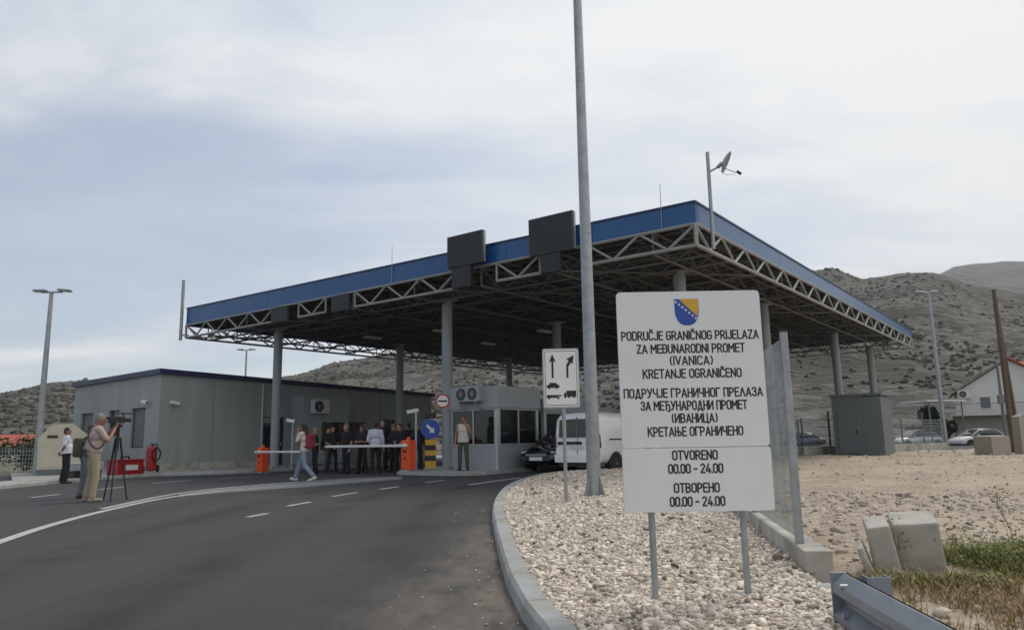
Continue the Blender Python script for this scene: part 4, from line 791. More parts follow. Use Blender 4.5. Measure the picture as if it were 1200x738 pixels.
# ------------------------------------------------------------------ lamp masts
t = empty('lighting_mast', (1.39, 13.3, 0.12), 0, 'tall tapered grey lighting mast standing in the pale gravel island', 'lamp post')
mb = MB(); mb.tube((0, 0, 0.0), (0, 0, 14.0), 0.125, 0.062, n=20); mb.build('shaft', M['galv'], t)
mb = MB(); mb.b2(-0.21, 0.21, -0.21, 0.21, 0.0, 0.025); 
for k in range(4):
    a = math.pi / 4 + k * math.pi / 2; mb.prism([(0.11, 0.025), (0.24, 0.025), (0.118, 0.42)], lambda u, v, d, a=a: Vector((u * math.cos(a) - d * math.sin(a), u * math.sin(a) + d * math.cos(a), v)), -0.008, 0.008)
mb.build('base_flange', M['galv'], t)
mb = MB()
for k in range(4): a = k * math.pi / 2 + 0.78; mb.tube((0.25 * math.cos(a) * .9, 0.25 * math.sin(a) * .9, 0.02), (0.25 * math.cos(a) * .9, 0.25 * math.sin(a) * .9, 0.06), 0.015, n=6)
mb.build('anchor_bolt', M['galv'], t)
def lamp(loc, h, label, heads, r=0.10, rz=0.0, tilt=12, hm='galv'):
    t = empty('lamp_post', loc, rz, label, 'lamp post', 'double headed lamp posts round the checkpoint')
    mb = MB(); mb.tube((0, 0, 0), (0, 0, h), r, r * 0.55, n=12); mb.build('shaft', M['galv'], t)
    mb = MB(); mb.b2(-r * 1.8, r * 1.8, -r * 1.8, r * 1.8, 0, 0.03); mb.build('base_plate', M['galv'], t)
    mb = MB(); xs = [x for x, _ in heads]; mb.tube((min(xs + [0]), 0, h), (max(xs + [0]), 0, h), 0.035, n=6); mb.build('cross_arm', M['galv'], t)
    for x, s in heads:
        mb = MB(); mb.box((x + s * 0.18, -0.05, h + 0.06), (0.52, 0.26, 0.085), ry=R(-s * tilt), bev=0.03); hd = mb.build('lamp_head', M[hm], t)
        mb = MB(); mb.box((x + s * 0.18, -0.05, h + 0.005), (0.42, 0.2, 0.012), ry=R(-s * tilt)); mb.build('lamp_glass', M['lens'], hd)
lamp((-18.77, 29.6, 0.11), 7.3, 'grey twin head lamp post left of the cream generator', [(-0.42, -0.1), (0.45, 0.6)], 0.14, 0, -8)
lamp((-21.7, 60, 0), 8.75, 'distant twin head lamp post rising behind the grey building roof', [(-0.45, -0.3), (0.4, 0.5)], 0.12, 0, -8)
lamp((28.64, 50, 0.15), 10.5, 'slim lamp post beyond the far fence in front of the hillside', [(-0.55, -0.6), (0.3, 0.3)], 0.17, 0, 5, 'offwhite')
#SPLIT2

# ------------------------------------------------------------------ people
def remeshed(mb, name, m, parent, vox=0.013, sm=2):
    me = mb.mesh(name, m); o = bpy.data.objects.new(name, me); COL.objects.link(o)
    r = o.modifiers.new('r', 'REMESH'); r.mode = 'VOXEL'; r.voxel_size = vox; r.use_smooth_shade = True
    q = o.modifiers.new('s', 'SMOOTH'); q.factor = 0.5; q.iterations = sm
    dg = bpy.context.evaluated_depsgraph_get(); dg.update(); nm = bpy.data.meshes.new_from_object(o.evaluated_get(dg)); nm.name = name
    nm.materials.clear(); nm.materials.append(m); o.modifiers.clear(); o.data = nm; bpy.data.meshes.remove(me); o.parent = parent; return o
def rotx(p, piv, a):
    c, s = math.cos(a), math.sin(a); d = Vector(p) - Vector(piv); return Vector(piv) + Vector((d.x, d.y * c - d.z * s, d.y * s + d.z * c))
ARMS = {                                                      # elbow and wrist for the right side (x > 0), body faces +Y
 'down': ((0.245, -0.03, 1.13), (0.265, 0.05, 0.88)), 'front': ((0.25, -0.02, 1.14), (0.05, 0.20, 0.99)), 'crossed': ((0.27, 0.02, 1.15), (-0.02, 0.19, 1.17)),
 'hip': ((0.37, -0.10, 1.16), (0.19, 0.0, 1.0)), 'phone': ((0.27, 0.12, 1.20), (0.115, 0.13, 1.50)), 'camera': ((0.27, 0.16, 1.20), (0.10, 0.30, 1.47)), 'head': ((0.40, 0.03, 1.36), (0.15, 0.06, 1.60)), 'back': ((0.24, -0.12, 1.15), (0.06, -0.15, 0.97)), 'out': ((0.31, -0.04, 1.14), (0.30, 0.05, 0.90)), 'swing': ((0.24, -0.14, 1.15), (0.25, -0.08, 0.90)), 'swingf': ((0.24, 0.08, 1.14), (0.23, 0.22, 0.93)),
}
LEGS = {'stand': (((0.11, 0.02, 0.50), (0.125, -0.03, 0.085)), ((-0.11, 0.02, 0.50), (-0.125, -0.03, 0.085))), 'wide': (((0.15, 0.03, 0.50), (0.20, -0.02, 0.085)), ((-0.14, 0.01, 0.50), (-0.19, -0.05, 0.085))),
        'walk': (((0.09, 0.20, 0.53), (0.09, 0.33, 0.11)), ((-0.09, -0.06, 0.50), (-0.09, -0.38, 0.16))), 'relaxed': (((0.11, 0.07, 0.50), (0.15, 0.05, 0.085)), ((-0.10, 0.0, 0.50), (-0.11, -0.05, 0.085)))}
def person(loc, rz, height, label, group=None, ra='down', la='down', legs='stand', lean=0, headturn=0, headtilt=0, skin='skin', shirt='clothblack', sleeve='short', trousers='clothblack', shoes='black', hair=('hairdark', 'short'), cap=None, fat=1.0, extras=None, shirtlen=0.90):
    t = empty('person', loc, rz, label, 'person', group); piv = (0, 0, 0.94); A = R(-lean); U = lambda p: rotx(p, piv, A)
    (rk, rank), (lk, lank) = LEGS[legs]; rot = Matrix.Rotation(A, 3, 'X'); dzp = 0.0
    sh = {1: U((0.185, 0, 1.425)), -1: U((-0.185, 0, 1.425))}; arm = {}
    for s, k in ((1, ra), (-1, la)): e, w = ARMS[k]; arm[s] = (U((s * e[0], e[1], e[2])), U((s * w[0], w[1], w[2])))
    hc = U((0, 0.025, 1.635)); HR = rot @ Matrix.Rotation(R(headturn), 3, 'Z') @ Matrix.Rotation(R(-headtilt), 3, 'X'); hp = lambda x, y, z: hc + HR @ Vector((x, y, z))
    def torso(mb, g, z0=None):
        mb.ball(U((0, 0, 0.98)), (0.160 * fat + g, 0.105 * fat + g, 0.125), 16, 10, rot=rot); mb.ball(U((0, 0.015 * fat, 1.13)), (0.150 * fat + g, 0.100 * fat + g, 0.16), 16, 10, rot=rot); mb.ball(U((0, 0.0, 1.30)), (0.172 + g, 0.112 + g, 0.17), 16, 10, rot=rot)
        mb.caps(sh[1] * 0.82 + sh[-1] * 0.18, sh[-1] * 0.82 + sh[1] * 0.18, 0.062 + g, 0.062 + g)
        mb.caps(U((0, 0, 1.40)), U((0, 0.0, 1.455)), 0.085 + g, 0.06 + g * .5)
    mb = MB(); torso(mb, 0)
    mb.caps(U((0, 0.0, 1.44)), hp(0, -0.02, -0.06), 0.054, 0.050)
    mb.ball(hc, (0.076, 0.096, 0.112), 16, 12, rot=HR); mb.ball(hp(0, 0.03, -0.062), (0.056, 0.062, 0.058), 12, 8, rot=HR); mb.ball(hp(0, 0.070, -0.098), (0.026, 0.022, 0.02), 8, 6, rot=HR)
    mb.caps(hp(0, 0.088, 0.012), hp(0, 0.112, -0.022), 0.010, 0.015, 8); mb.ball(hp(0, 0.087, -0.062), (0.024, 0.010, 0.010), 8, 6, rot=HR)
    for s in (1, -1): mb.ball(hp(s * 0.076, -0.01, -0.012), (0.010, 0.02, 0.032), 8, 6, rot=HR); mb.ball(hp(s * 0.034, 0.078, 0.03), (0.022, 0.012, 0.009), 8, 6, rot=HR)
    for s in (1, -1):
        e, w = arm[s]; mb.caps(sh[s], e, 0.047, 0.038); mb.caps(e, e.lerp(w, 0.35), 0.038, 0.040); mb.caps(e.lerp(w, 0.35), w, 0.040, 0.026)
        d = (w - e).normalized(); side_ = d.cross(Vector((0, 1, 0.2))).normalized(); nrm = d.cross(side_).normalized()
        if nrm.dot(Vector((-s, 0.3, 0))) < 0: nrm = -nrm; side_ = -side_
        pc = w + d * 0.055; RM = Matrix((side_, nrm, d)).transposed(); mb.ball(pc, (0.040, 0.017, 0.052), 12, 8, rot=RM)
        for k, (o_, l_) in enumerate(((-0.032, 0.062), (-0.011, 0.074), (0.011, 0.070), (0.032, 0.054))):
            b0 = pc + side_ * o_ + d * 0.038; b1 = b0 + d * l_ * 0.55 + nrm * 0.012; b2 = b1 + d * l_ * 0.35 + nrm * 0.028; mb.caps(b0, b1, 0.0098, 0.009, 8); mb.caps(b1, b2, 0.009, 0.0078, 8)
        ts = -1 if side_.dot(Vector((0, 1, 0))) < 0 else 1; b0 = w + d * 0.028 + side_ * 0.028 * ts; b1 = b0 + (side_ * ts + d * 0.9).normalized() * 0.036 + nrm * 0.008; mb.caps(b0, b1, 0.0125, 0.0105, 8); mb.caps(b1, b1 + d * 0.03 + nrm * 0.014, 0.0105, 0.009, 8)
    hips = {1: Vector((0.092, 0, 0.93)), -1: Vector((-0.092, 0, 0.93))}; lg = {1: (Vector(rk), Vector(rank)), -1: (Vector(lk), Vector(lank))}
    toe = {}
    for s in (1, -1):
        k, a = lg[s]; mb.caps(hips[s], k, 0.080, 0.054); mb.caps(k, k.lerp(a, .35), 0.052, 0.055); mb.caps(k.lerp(a, .35), a, 0.055, 0.037)
        pitch = -0.05 if a.z < 0.1 else (0.03 if a.y > 0 else -0.07); toe[s] = a + Vector((s * 0.025, 0.16, -0.05 + (pitch if a.z > 0.1 else 0))); mb.caps(a + Vector((0, -0.03, -0.045)), toe[s], 0.035, 0.026)
    bd = remeshed(mb, 'body', M[skin], t, 0.0085, 2)
    mb = MB()
    for s in (1, -1): mb.ball(hp(s * 0.033, 0.0865, 0.014), (0.011, 0.007, 0.007), 8, 6, rot=HR)
    mb.build('eyes', M['hairdark'], bd)
    # trousers
    mb = MB(); mb.ball((0, 0, 0.965), (0.168 * fat + 0.012, 0.112 * fat + 0.014, 0.115), 16, 10)
    for s in (1, -1):
        k, a = lg[s]; mb.caps(hips[s] + Vector((0, 0, -0.02)), k, 0.094 * min(fat, 1.1), 0.072); mb.caps(k, a + (k - a) * 0.06, 0.072, 0.066)
    remeshed(mb, 'trousers', M[trousers], t, 0.014, 2)
    # shirt
    mb = MB(); torso(mb, 0.020)
    z0 = shirtlen; mb.loft([[U((rx_ * math.cos(u), ry_ * math.sin(u), z)) for u in np.linspace(0, 2 * math.pi, 20, endpoint=False)] for z, rx_, ry_ in ((z0, 0.176 * fat + .012, 0.124 * fat + .012), (1.0, 0.172 * fat + .012, 0.122 * fat + .01), (1.14, 0.158 * fat + 0.016, 0.112 * fat + .016))])
    for s in (1, -1):
        e, w = arm[s]
        if sleeve == 'none': continue
        mb.caps(sh[s], e.lerp(sh[s], 0.25 if sleeve == 'short' else 0), 0.068, 0.060)
        if sleeve == 'long': mb.caps(e, w.lerp(e, 0.06), 0.055, 0.042)
    remeshed(mb, 'shirt', M[shirt], t, 0.013, 2)
    for s in (1, -1):
        k, a = lg[s]; mb = MB(); hb = a + Vector((0, -0.04, -0.045)); mb.caps(hb, toe[s], 0.045, 0.036); mb.caps(a + Vector((0, 0, 0.0)), hb.lerp(toe[s], 0.3), 0.048, 0.045); o = remeshed(mb, 'shoe', M[shoes], t, 0.012, 1)
    if hair:
        mb = MB(); m_, style = hair
        mb.ball(hp(0, -0.016, 0.026), (0.083, 0.098, 0.104), 16, 10, rot=HR); mb.ball(hp(0, -0.045, -0.03), (0.070, 0.068, 0.075), 14, 8, rot=HR)
        if style == 'long':
            mb.caps(hp(0, -0.06, 0.0), hp(0, -0.085, -0.20), 0.085, 0.075); mb.caps(hp(0, -0.085, -0.20), hp(0, -0.10, -0.30), 0.075, 0.05)
            for s in (1, -1): mb.caps(hp(s * 0.065, -0.02, 0.02), hp(s * 0.085, -0.03, -0.18), 0.035, 0.03)
        remeshed(mb, 'hair', M[m_], t, 0.012, 1)
    if cap:
        mb = MB(); mb.loft([[hp(r * 0.90 * math.cos(u), -0.006 + r * 1.08 * math.sin(u), z) for u in np.linspace(0, 2 * math.pi, 18, endpoint=False)] for r, z in ((0.092, 0.045), (0.094, 0.075), (0.082, 0.115), (0.05, 0.138), (0.01, 0.145))])
        mb.loft([[hp(x, y, z) for x, y in ((-.075, .07), (-.06, .13), (-.03, .165), (.03, .165), (.06, .13), (.075, .07))] for z in (0.045, 0.052)], sm=False); mb.build('cap', M[cap], t)
    if extras: extras(t, dict(U=U, hp=hp, arm=arm, sh=sh))
    t.scale = (height / 1.75,) * 3
    return t
def strap_bag(m, col_strap):
    def f(t, d):
        U = d['U']; mb = MB(); n = 22; ring = []
        for k in range(n):                                    # strap over the left shoulder, under the right arm
            a = 2 * math.pi * k / n; x, y = 0.215 * math.cos(a), 0.155 * math.sin(a); z = 1.27 - x / 0.215 * 0.22; ring.append(U((x, y, z)))
        mb.path(ring + ring[:1], 0.014, 5); mb.build('shoulder_strap', M[col_strap], t)
    return f
# --- camera man and his tripod
cam_rz = R(-50)
def belt(t, d):
    mb = MB(); u = np.linspace(0, 2 * math.pi, 24, endpoint=False); mb.loft([[Vector((0.192 * math.cos(a), 0.138 * math.sin(a), z)) for a in u] for z in (0.985, 1.02)], cap=False); mb.build('belt', M['leather'], t); strap_bag('x', 'leather')(t, d)
person((-9.05, 16.2, 0), cam_rz, 1.86, 'grey haired man in a pink checked shirt and khaki trousers filming with a tripod camera', ra='camera', la='camera', legs='wide', lean=4, skin='skin2', shirt='clothpink', trousers='clothkhaki', shoes='shoetan', hair=('hairgrey', 'short'), fat=1.08, extras=belt, shirtlen=0.985)
t = empty('film_camera', (-8.76, 16.46, 1.68), cam_rz + R(8), 'black video camera on top of the tripod in front of the grey haired man', 'video camera')
mb = MB(); mb.b2(-0.06, 0.06, -0.16, 0.17, -0.02, 0.12, bev=0.015); mb.build('camera_body', M['black'], t)
mb = MB(); mb.tube((0, 0.17, 0.05), (0, 0.29, 0.05), 0.042, 0.05, n=14); mb.build('camera_lens', M['black'], t)
mb = MB(); mb.path([(0, 0.15, 0.12), (0, 0.14, 0.19), (0, -0.08, 0.19), (0, -0.1, 0.12)], 0.014); mb.build('carry_handle', M['black'], t)
mb = MB(); mb.tube((0.05, 0.06, 0.19), (0.05, 0.3, 0.19), 0.018, n=8); mb.build('microphone', M['black'], t)
mb = MB(); mb.tube((-0.05, -0.16, 0.09), (-0.05, -0.24, 0.10), 0.026, n=10); mb.build('eyepiece', M['black'], t)
mb = MB(); mb.b2(-0.16, -0.06, 0.0, 0.012, 0.0, 0.09); mb.build('flip_screen', M['glass'], t)
t = empty('camera_tripod', (-8.72, 16.50, 0), cam_rz, 'black tripod standing on the road in front of the man filming', 'tripod')
mb = MB(); mb.tube((0, 0, 1.05), (0, 0, 1.56), 0.028, n=8); mb.b2(-0.05, 0.05, -0.07, 0.07, 1.56, 1.635, bev=0.01); mb.build('head', M['black'], t)
mb = MB(); mb.tube((0.06, -0.05, 1.56), (0.16, -0.30, 1.36), 0.012, n=6); mb.build('pan_handle', M['black'], t)
for k in range(3):
    a = R(95 + 120 * k); mb = MB(); mb.tube((0.05 * math.cos(a), 0.05 * math.sin(a), 1.34), (0.17 * math.cos(a), 0.17 * math.sin(a), 0.55), 0.024, 0.022, n=8); mb.tube((0.16 * math.cos(a), 0.16 * math.sin(a), 0.6), (0.27 * math.cos(a), 0.27 * math.sin(a), 0.0), 0.017, 0.015, n=8); l_ = mb.build('leg', M['black'], t)
    mb = MB(); mb.ball((0.27 * math.cos(a), 0.27 * math.sin(a), 0.02), 0.03, 8, 6); mb.build('rubber_foot', M['black'], l_)
def olive_bag(t, d):
    U = d['U']; mb = MB(); mb.box(U((0.0, -0.215, 1.18)), (0.32, 0.18, 0.46), rx=0, bev=0.05); mb.build('backpack', M['clotholive'], t)
    for s in (1, -1): mb = MB(); mb.path([U((s * .11, -0.13, 1.38)), U((s * .12, -0.02, 1.50)), U((s * .12, 0.14, 1.36)), U((s * .13, 0.12, 1.12)), U((s * .14, -0.12, 1.02))], 0.017, 5); mb.build('backpack_strap', M['clotholive'], t)
person((-9.85, 17.3, 0), R(-52), 1.66, 'person in grey jeans with an olive backpack half hidden behind the man filming', ra='hip', la='front', legs='relaxed', lean=6, shirt='clothgrey', sleeve='long', trousers='clothgrey', shoes='leather', hair=('hairbrown', 'short'), extras=olive_bag)
person((-14.72, 24.72, 0.0), R(-48), 1.80, 'stout man in a white short sleeved shirt and black trousers standing by the generator', ra='back', la='out', legs='wide', lean=-3, headturn=-25, skin='skin2', shirt='clothwhite', trousers='clothblack', fat=1.34, shirtlen=0.93)
def red_pack(t, d):
    U = d['U']; mb = MB(); mb.box(U((0.0, -0.20, 1.19)), (0.30, 0.17, 0.44), bev=0.05); b_ = mb.build('backpack', M['maroon'], t); mb = MB(); mb.box(U((0.0, -0.295, 1.10)), (0.22, 0.05, 0.20), bev=0.02); mb.build('front_pocket', M['maroon'], b_)
    for s in (1, -1): mb = MB(); mb.path([U((s * .10, -0.12, 1.38)), U((s * .11, -0.01, 1.50)), U((s * .12, 0.13, 1.36)), U((s * .14, 0.10, 1.12)), U((s * .14, -0.12, 1.02))], 0.018, 5); mb.build('backpack_strap', M['maroon'], t)
    w = d['arm'][1][1]; mb = MB(); mb.box(w + Vector((-0.03, 0.06, 0.08)), (0.016, 0.075, 0.15), bev=0.004); mb.build('phone', M['black'], t)
person((-6.33, 22.7, 0.02), R(78), 1.73, 'long haired woman in pale top and washed jeans walking with a maroon backpack', ra='phone', la='phone', legs='walk', lean=4, headtilt=8, shirt='clothcream', trousers='clothjeans', shoes='shoewhite', hair=('hairdark', 'long'), extras=red_pack, fat=0.92)
bm_ = CF(8.95, 0.95); person((bm_.x, bm_.y, 0.178), R(176), 1.78, 'man in white top and olive trousers at the booth, hand to his face', ra='down', la='phone', legs='stand', skin='skin2', shirt='clothcream', sleeve='none', trousers='clotholive', shoes='black', hair=('hairbrown', 'short'))

# --- the crowd behind the barrier; x in the picture runs left to right with these positions
G_ = 'uniformed crowd behind the barrier'
crowd = [
 ((-7.75, 29.3), 120, 1.72, 'person in a yellow green cap and black T-shirt right beside the woman with the backpack', dict(ra='front', la='front', cap='capyellow', hair=None, headturn=20)),
 ((-7.45, 30.1), 200, 1.74, 'black haired person in long black sleeves just right of the yellow green cap', dict(ra='down', la='front', sleeve='long', legs='relaxed', trousers='clothgrey')),
 ((-6.90, 28.5), 215, 1.77, 'dark uniformed person with joined hands, left neighbour of the grey haired man', dict(ra='front', la='front', skin='skin2', legs='wide')),
 ((-6.25, 28.0), 140, 1.80, 'grey haired man in black polo shirt with bare forearms in the crowd', dict(ra='hip', la='down', hair=('hairgrey', 'short'), trousers='clothnavy', fat=1.15)),
 ((-5.95, 29.4), 235, 1.84, 'dark uniformed person standing behind and right of the grey haired man', dict(ra='down', la='down', sleeve='long', shirt='clothnavy')),
 ((-5.50, 27.2), 150, 1.70, 'dark uniformed person with crossed arms behind the free tip of the right boom', dict(ra='crossed', la='crossed', legs='wide', skin='skin2')),
 ((-4.78, 25.9), 10, 1.78, 'dark haired person in a pale lilac shirt with their back turned behind the boom', dict(ra='down', la='front', sleeve='long', shirt='clothlilac', legs='relaxed')),
 ((-4.95, 28.2), 200, 1.92, 'tall dark haired person standing right behind the pale lilac shirt', dict(ra='back', la='back', shirt='clothnavy')),
 ((-4.42, 27.6), 140, 1.72, 'person in a khaki cap and black jacket, second right of the pale lilac shirt', dict(ra='front', la='hip', sleeve='long', cap='capkhaki', hair=None)),
 ((-4.05, 26.6), 150, 1.70, 'brown haired person in black with a bare face turned left in the crowd', dict(ra='front', la='front', hair=('hairbrown', 'short'), headturn=-15)),
 ((-3.80, 27.0), 30, 1.76, 'bulky person in black with back turned, left of the right orange barrier', dict(ra='down', la='down', sleeve='long', fat=1.2)),
 ((-3.40, 26.4), 200, 1.60, 'person in a light blue cap half hidden behind the right orange barrier', dict(ra='down', la='down', sleeve='long', cap='capblue', hair=None, shirt='clothnavy')),
]
for (x, y), a, h, lab, kw in crowd: person((x, y, max(gz(x, y), 0.178 if x > -3.5 else 0)), R(a), h, lab, G_, **kw)

# ------------------------------------------------------------------ vehicles
def ring(y, hw, z0, z1, n=28, e=4.5, tumble=0.0, xo=0.0):
    o = []
    for k in range(n):
        a = 2 * math.pi * k / n; c, s = math.cos(a), math.sin(a); x = abs(c) ** (2 / e) * (1 if c > 0 else -1); z = abs(s) ** (2 / e) * (1 if s > 0 else -1)
        zz = (z0 + z1) / 2 + z * (z1 - z0) / 2; o.append(Vector((xo + x * hw * (1 - tumble * max(0, (zz - z0) / (z1 - z0) - 0.45)), y, zz)))
    return o
def wheel(t, x, y, r=0.31, w=0.2):
    s = 1 if x > 0 else -1; u = np.linspace(0, 2 * math.pi, 28, endpoint=False)
    W_ = empty('wheel', (0, 0, 0)); W_.parent = t
    mb = MB(); mb.loft([[Vector((x + s * q, y + k * r * math.cos(a), r + k * r * math.sin(a))) for a in u] for k, q in ((0.62, -w / 2), (0.95, -w / 2), (1, -w / 2 + 0.03), (1, w / 2 - 0.03), (0.95, w / 2), (0.64, w / 2), (0.62, w / 2 - 0.02))]); mb.build('tyre', M['tyre'], W_)
    mb = MB(); mb.loft([[Vector((x + s * q, y + k * r * math.cos(a), r + k * r * math.sin(a))) for a in u] for k, q in ((0.62, w / 2 - 0.06), (0.62, w / 2 - 0.015), (0.5, w / 2 - 0.03), (0.2, w / 2 - 0.02), (0.1, w / 2))], sm=False)
    mb.build('rim', M['rim'], W_)
def arch(mb, x, y, r, d0, d1):
    u = np.linspace(0, math.pi, 16); mb.prism([(y + r * math.cos(a), 0.30 + r * math.sin(a)) for a in u] + [(y - r, 0.2), (y + r, 0.2)], lambda p, q, d: Vector((x + d, p, q)), d0, d1)
# white van, rear towards the camera (local y = forward)
c = CF(4.97, 1.72); vz = gz(c.x, c.y)
van = empty('white_van', (c.x, c.y, vz), FR - math.pi / 2, 'white panel van seen from behind, stopped under the canopy beside the lane sign', 'van')
VS = [(0.00, 0.80, 0.46, 1.62), (0.05, 0.855, 0.36, 1.80), (0.16, 0.885, 0.31, 1.87), (0.6, 0.895, 0.28, 1.895), (1.6, 0.895, 0.26, 1.90), (2.4, 0.89, 0.26, 1.885), (2.75, 0.88, 0.26, 1.82), (3.0, 0.875, 0.26, 1.62), (3.35, 0.87, 0.26, 1.22), (3.5, 0.865, 0.27, 1.10), (4.0, 0.84, 0.28, 1.0), (4.28, 0.78, 0.32, 0.86), (4.38, 0.66, 0.42, 0.70)]
mb = MB(); mb.loft([ring(y, hw, z0, z1, 36, 6.5, 0.16) for y, hw, z0, z1 in VS]); mb.build('body', M['vanwhite'], van)
YZ = lambda x: (lambda u, v, d: Vector((u, x + d, v)))
mb = MB(); mb.prism([(-0.80, 0.36), (0.80, 0.36), (0.83, 0.60), (-0.83, 0.60)], YZ(-0.07), 0.0, 0.14); mb.build('bumper', M['vanwhite'], van)
mb = MB(); mb.b2(-0.72, 0.72, 0.02, 0.2, 0.24, 0.34); mb.build('underside', M['black'], van)
for s in (1, -1):
    mb = MB(); P = [(s * 0.03, 1.12), (s * 0.655, 1.12), (s * 0.615, 1.66), (s * 0.03, 1.68)]; mb.prism(P if s > 0 else P[::-1], lambda u, v, d: Vector((u, d + 0.005 + 0.0 * v, v)), -0.045, 0.04); mb.build('rear_window', M['glass'], van)
    mb = MB(); P = [(s * 0.775, 0.80), (s * 0.83, 0.80), (s * 0.81, 1.20), (s * 0.775, 1.16)]; mb.prism(P, lambda u, v, d: Vector((u, d, v)), -0.03, 0.08); mb.build('tail_light', M['lens_red'], van)
    mb = MB(); P = [(2.05, 1.20), (2.05, 1.62), (2.62, 1.60), (3.05, 1.20)]; mb.prism(P, lambda u, v, d: Vector((s * (0.858 - 0.10 * (v - 1.2) + d), u, v)), -0.02, 0.012); mb.build('side_window', M['glass'], van)
    mb = MB(); mb.b2(s * 0.888, s * 0.905, 0.42, 1.75, 1.02, 1.06); mb.build('door_rail', M['black'], van)
    mb = MB(); mb.b2(s * 0.885, s * 0.91, 1.15, 3.0, 0.58, 0.66); mb.build('rub_strip', M['black'], van)
    mb = MB(); mb.b2(s * 0.9, s * 1.06, 2.72, 2.82, 1.14, 1.34, bev=0.03); mb.build('mirror', M['black'], van)
    
    for y_, e_ in ((0.78, 0.112), (3.52, 0.085)): mb = MB(); arch(mb, s * 0.80, y_, 0.375, 0.0, s * e_); mb.build('wheel_arch', M['black'], van)
    wheel(van, s * 0.815, 0.78); wheel(van, s * 0.80, 3.52)
mb = MB(); mb.b2(-0.72, 0.10, -0.028, 0.02, 0.90, 0.99, bev=0.01); mb.build('tailgate_handle', M['black'], van)
mb = MB(); mb.b2(-0.28, 0.24, -0.022, 0.02, 0.76, 0.875); mb.build('number_plate', M['offwhite'], van)
mb = MB(); disc(mb, (0.20, 0.86), 0.0, 0, 0, 3) if False else disc(mb, (0.12, 0.94), 0.05, 0.02, -0.02, 20); mb.build('badge', M['black'], van)
mb = MB(); disc(mb, (0.41, 0.96), 0.095, 0.02, -0.018, 24); st_ = mb.build('round_sticker', M['signred'], van); mb = MB(); disc(mb, (0.41, 0.96), 0.06, -0.0182, -0.0195, 20); mb.build('sticker_centre', M['clothpink'], st_)
mb = MB(); mb.b2(-0.003, 0.003, -0.0195, 0.02, 0.42, 1.74); mb.build('door_gap', M['black'], van)
mb = MB(); P = [(-0.70, 3.02, 1.60), (0.70, 3.02, 1.60), (0.78, 3.38, 1.24), (-0.78, 3.38, 1.24)]; mb.add([Vector(p) for p in P] + [Vector(p) + Vector((0, 0.02, 0.02)) for p in P], ((0, 1, 2, 3), (4, 7, 6, 5), (0, 4, 5, 1), (1, 5, 6, 2), (2, 6, 7, 3), (3, 7, 4, 0))); mb.build('windscreen', M['glass'], van)

def car(loc, rz, label, paint, group=None, L=4.3, detail=True):
    """saloon, local y = forward"""
    t = empty('parked_car' if group else 'black_car', loc, rz, label, 'car', group); hw = 0.86
    S_ = [(-L / 2, 0.62, 0.42, 0.72), (-L / 2 + .1, 0.76, 0.32, 0.86), (-L / 2 + .5, 0.85, 0.24, 0.95), (-0.9, hw, 0.2, 0.97), (0.4, hw, 0.2, 0.96), (0.95, hw, 0.2, 0.93), (1.4, 0.85, 0.22, 0.86), (L / 2 - .3, 0.80, 0.25, 0.74), (L / 2 - .06, 0.72, 0.3, 0.64), (L / 2, 0.60, 0.38, 0.54)]
    mb = MB(); mb.loft([ring(y, w, a, b, 28, 5, 0.08) for y, w, a, b in S_]); mb.build('body', paint, t)
    C_ = [(-1.75, 0.66, 0.88, 0.93), (-1.2, 0.70, 0.88, 1.24), (-0.8, 0.715, 0.88, 1.37), (-0.1, 0.72, 0.88, 1.42), (0.35, 0.71, 0.88, 1.38), (1.15, 0.72, 0.86, 0.92)]
    mb = MB(); mb.loft([ring(y, w, a, b, 28, 5, 0.32) for y, w, a, b in C_]); mb.build('glasshouse', M['glass'], t)
    mb = MB(); mb.loft([[Vector((x, y, z + dz_)) for x, dz_ in ((-w, -0.05), (-w * .8, 0.0), (0, 0.012), (w * .8, 0), (w, -0.05), (w * .7, -0.06), (-w * .7, -0.06))] for y, w, z in ((-1.0, 0.55, 1.315), (-0.6, 0.56, 1.41), (-0.1, 0.565, 1.435), (0.3, 0.555, 1.405))]); mb.build('roof', paint, t)
    for s in (1, -1):
        mb = MB(); mb.tube((s * 0.59, 0.28, 1.38), (s * 0.70, 1.12, 0.92), 0.03, n=6); mb.build('windscreen_pillar', paint, t)
        mb = MB(); mb.tube((s * 0.59, -0.95, 1.33), (s * 0.68, -1.65, 0.93), 0.045, n=6); mb.build('rear_pillar', paint, t)
        for y_ in (1.35, -1.3): mb = MB(); arch(mb, s * 0.78, y_, 0.36, 0, s * 0.085); mb.build('wheel_arch', M['black'], t)
        wheel(t, s * 0.785, 1.35, 0.3, 0.19); wheel(t, s * 0.785, -1.3, 0.3, 0.19)
        mb = MB(); mb.ball((s * 0.58, L / 2 - 0.2, 0.635), (0.15, 0.15, 0.065), 12, 8); mb.build('headlight', M['lens'], t)
        mb = MB(); mb.ball((s * 0.62, -L / 2 + 0.12, 0.76), (0.13, 0.1, 0.08), 10, 6); mb.build('tail_light', M['lens_red'], t)
        mb = MB(); mb.ball((s * 0.90, 0.75, 0.98), (0.10, 0.06, 0.07), 10, 6); mb.build('mirror', paint, t)
    if detail:
        mb = MB(); mb.b2(-0.42, 0.42, L / 2 - 0.10, L / 2 + 0.012, 0.535, 0.60); mb.build('grille', M['rim'], t)
        mb = MB(); mb.b2(-0.26, 0.26, L / 2 - 0.05, L / 2 + 0.03, 0.385, 0.50); mb.build('number_plate', M['white'], t)
    return t
c = CF(6.93, 2.25 + 2.15); car((c.x, c.y, gz(c.x, c.y)), FR + math.pi / 2, 'black car facing the road with its white number plate between booth and white van', M['carblack'])
GP = 'cars parked beyond the far fence'
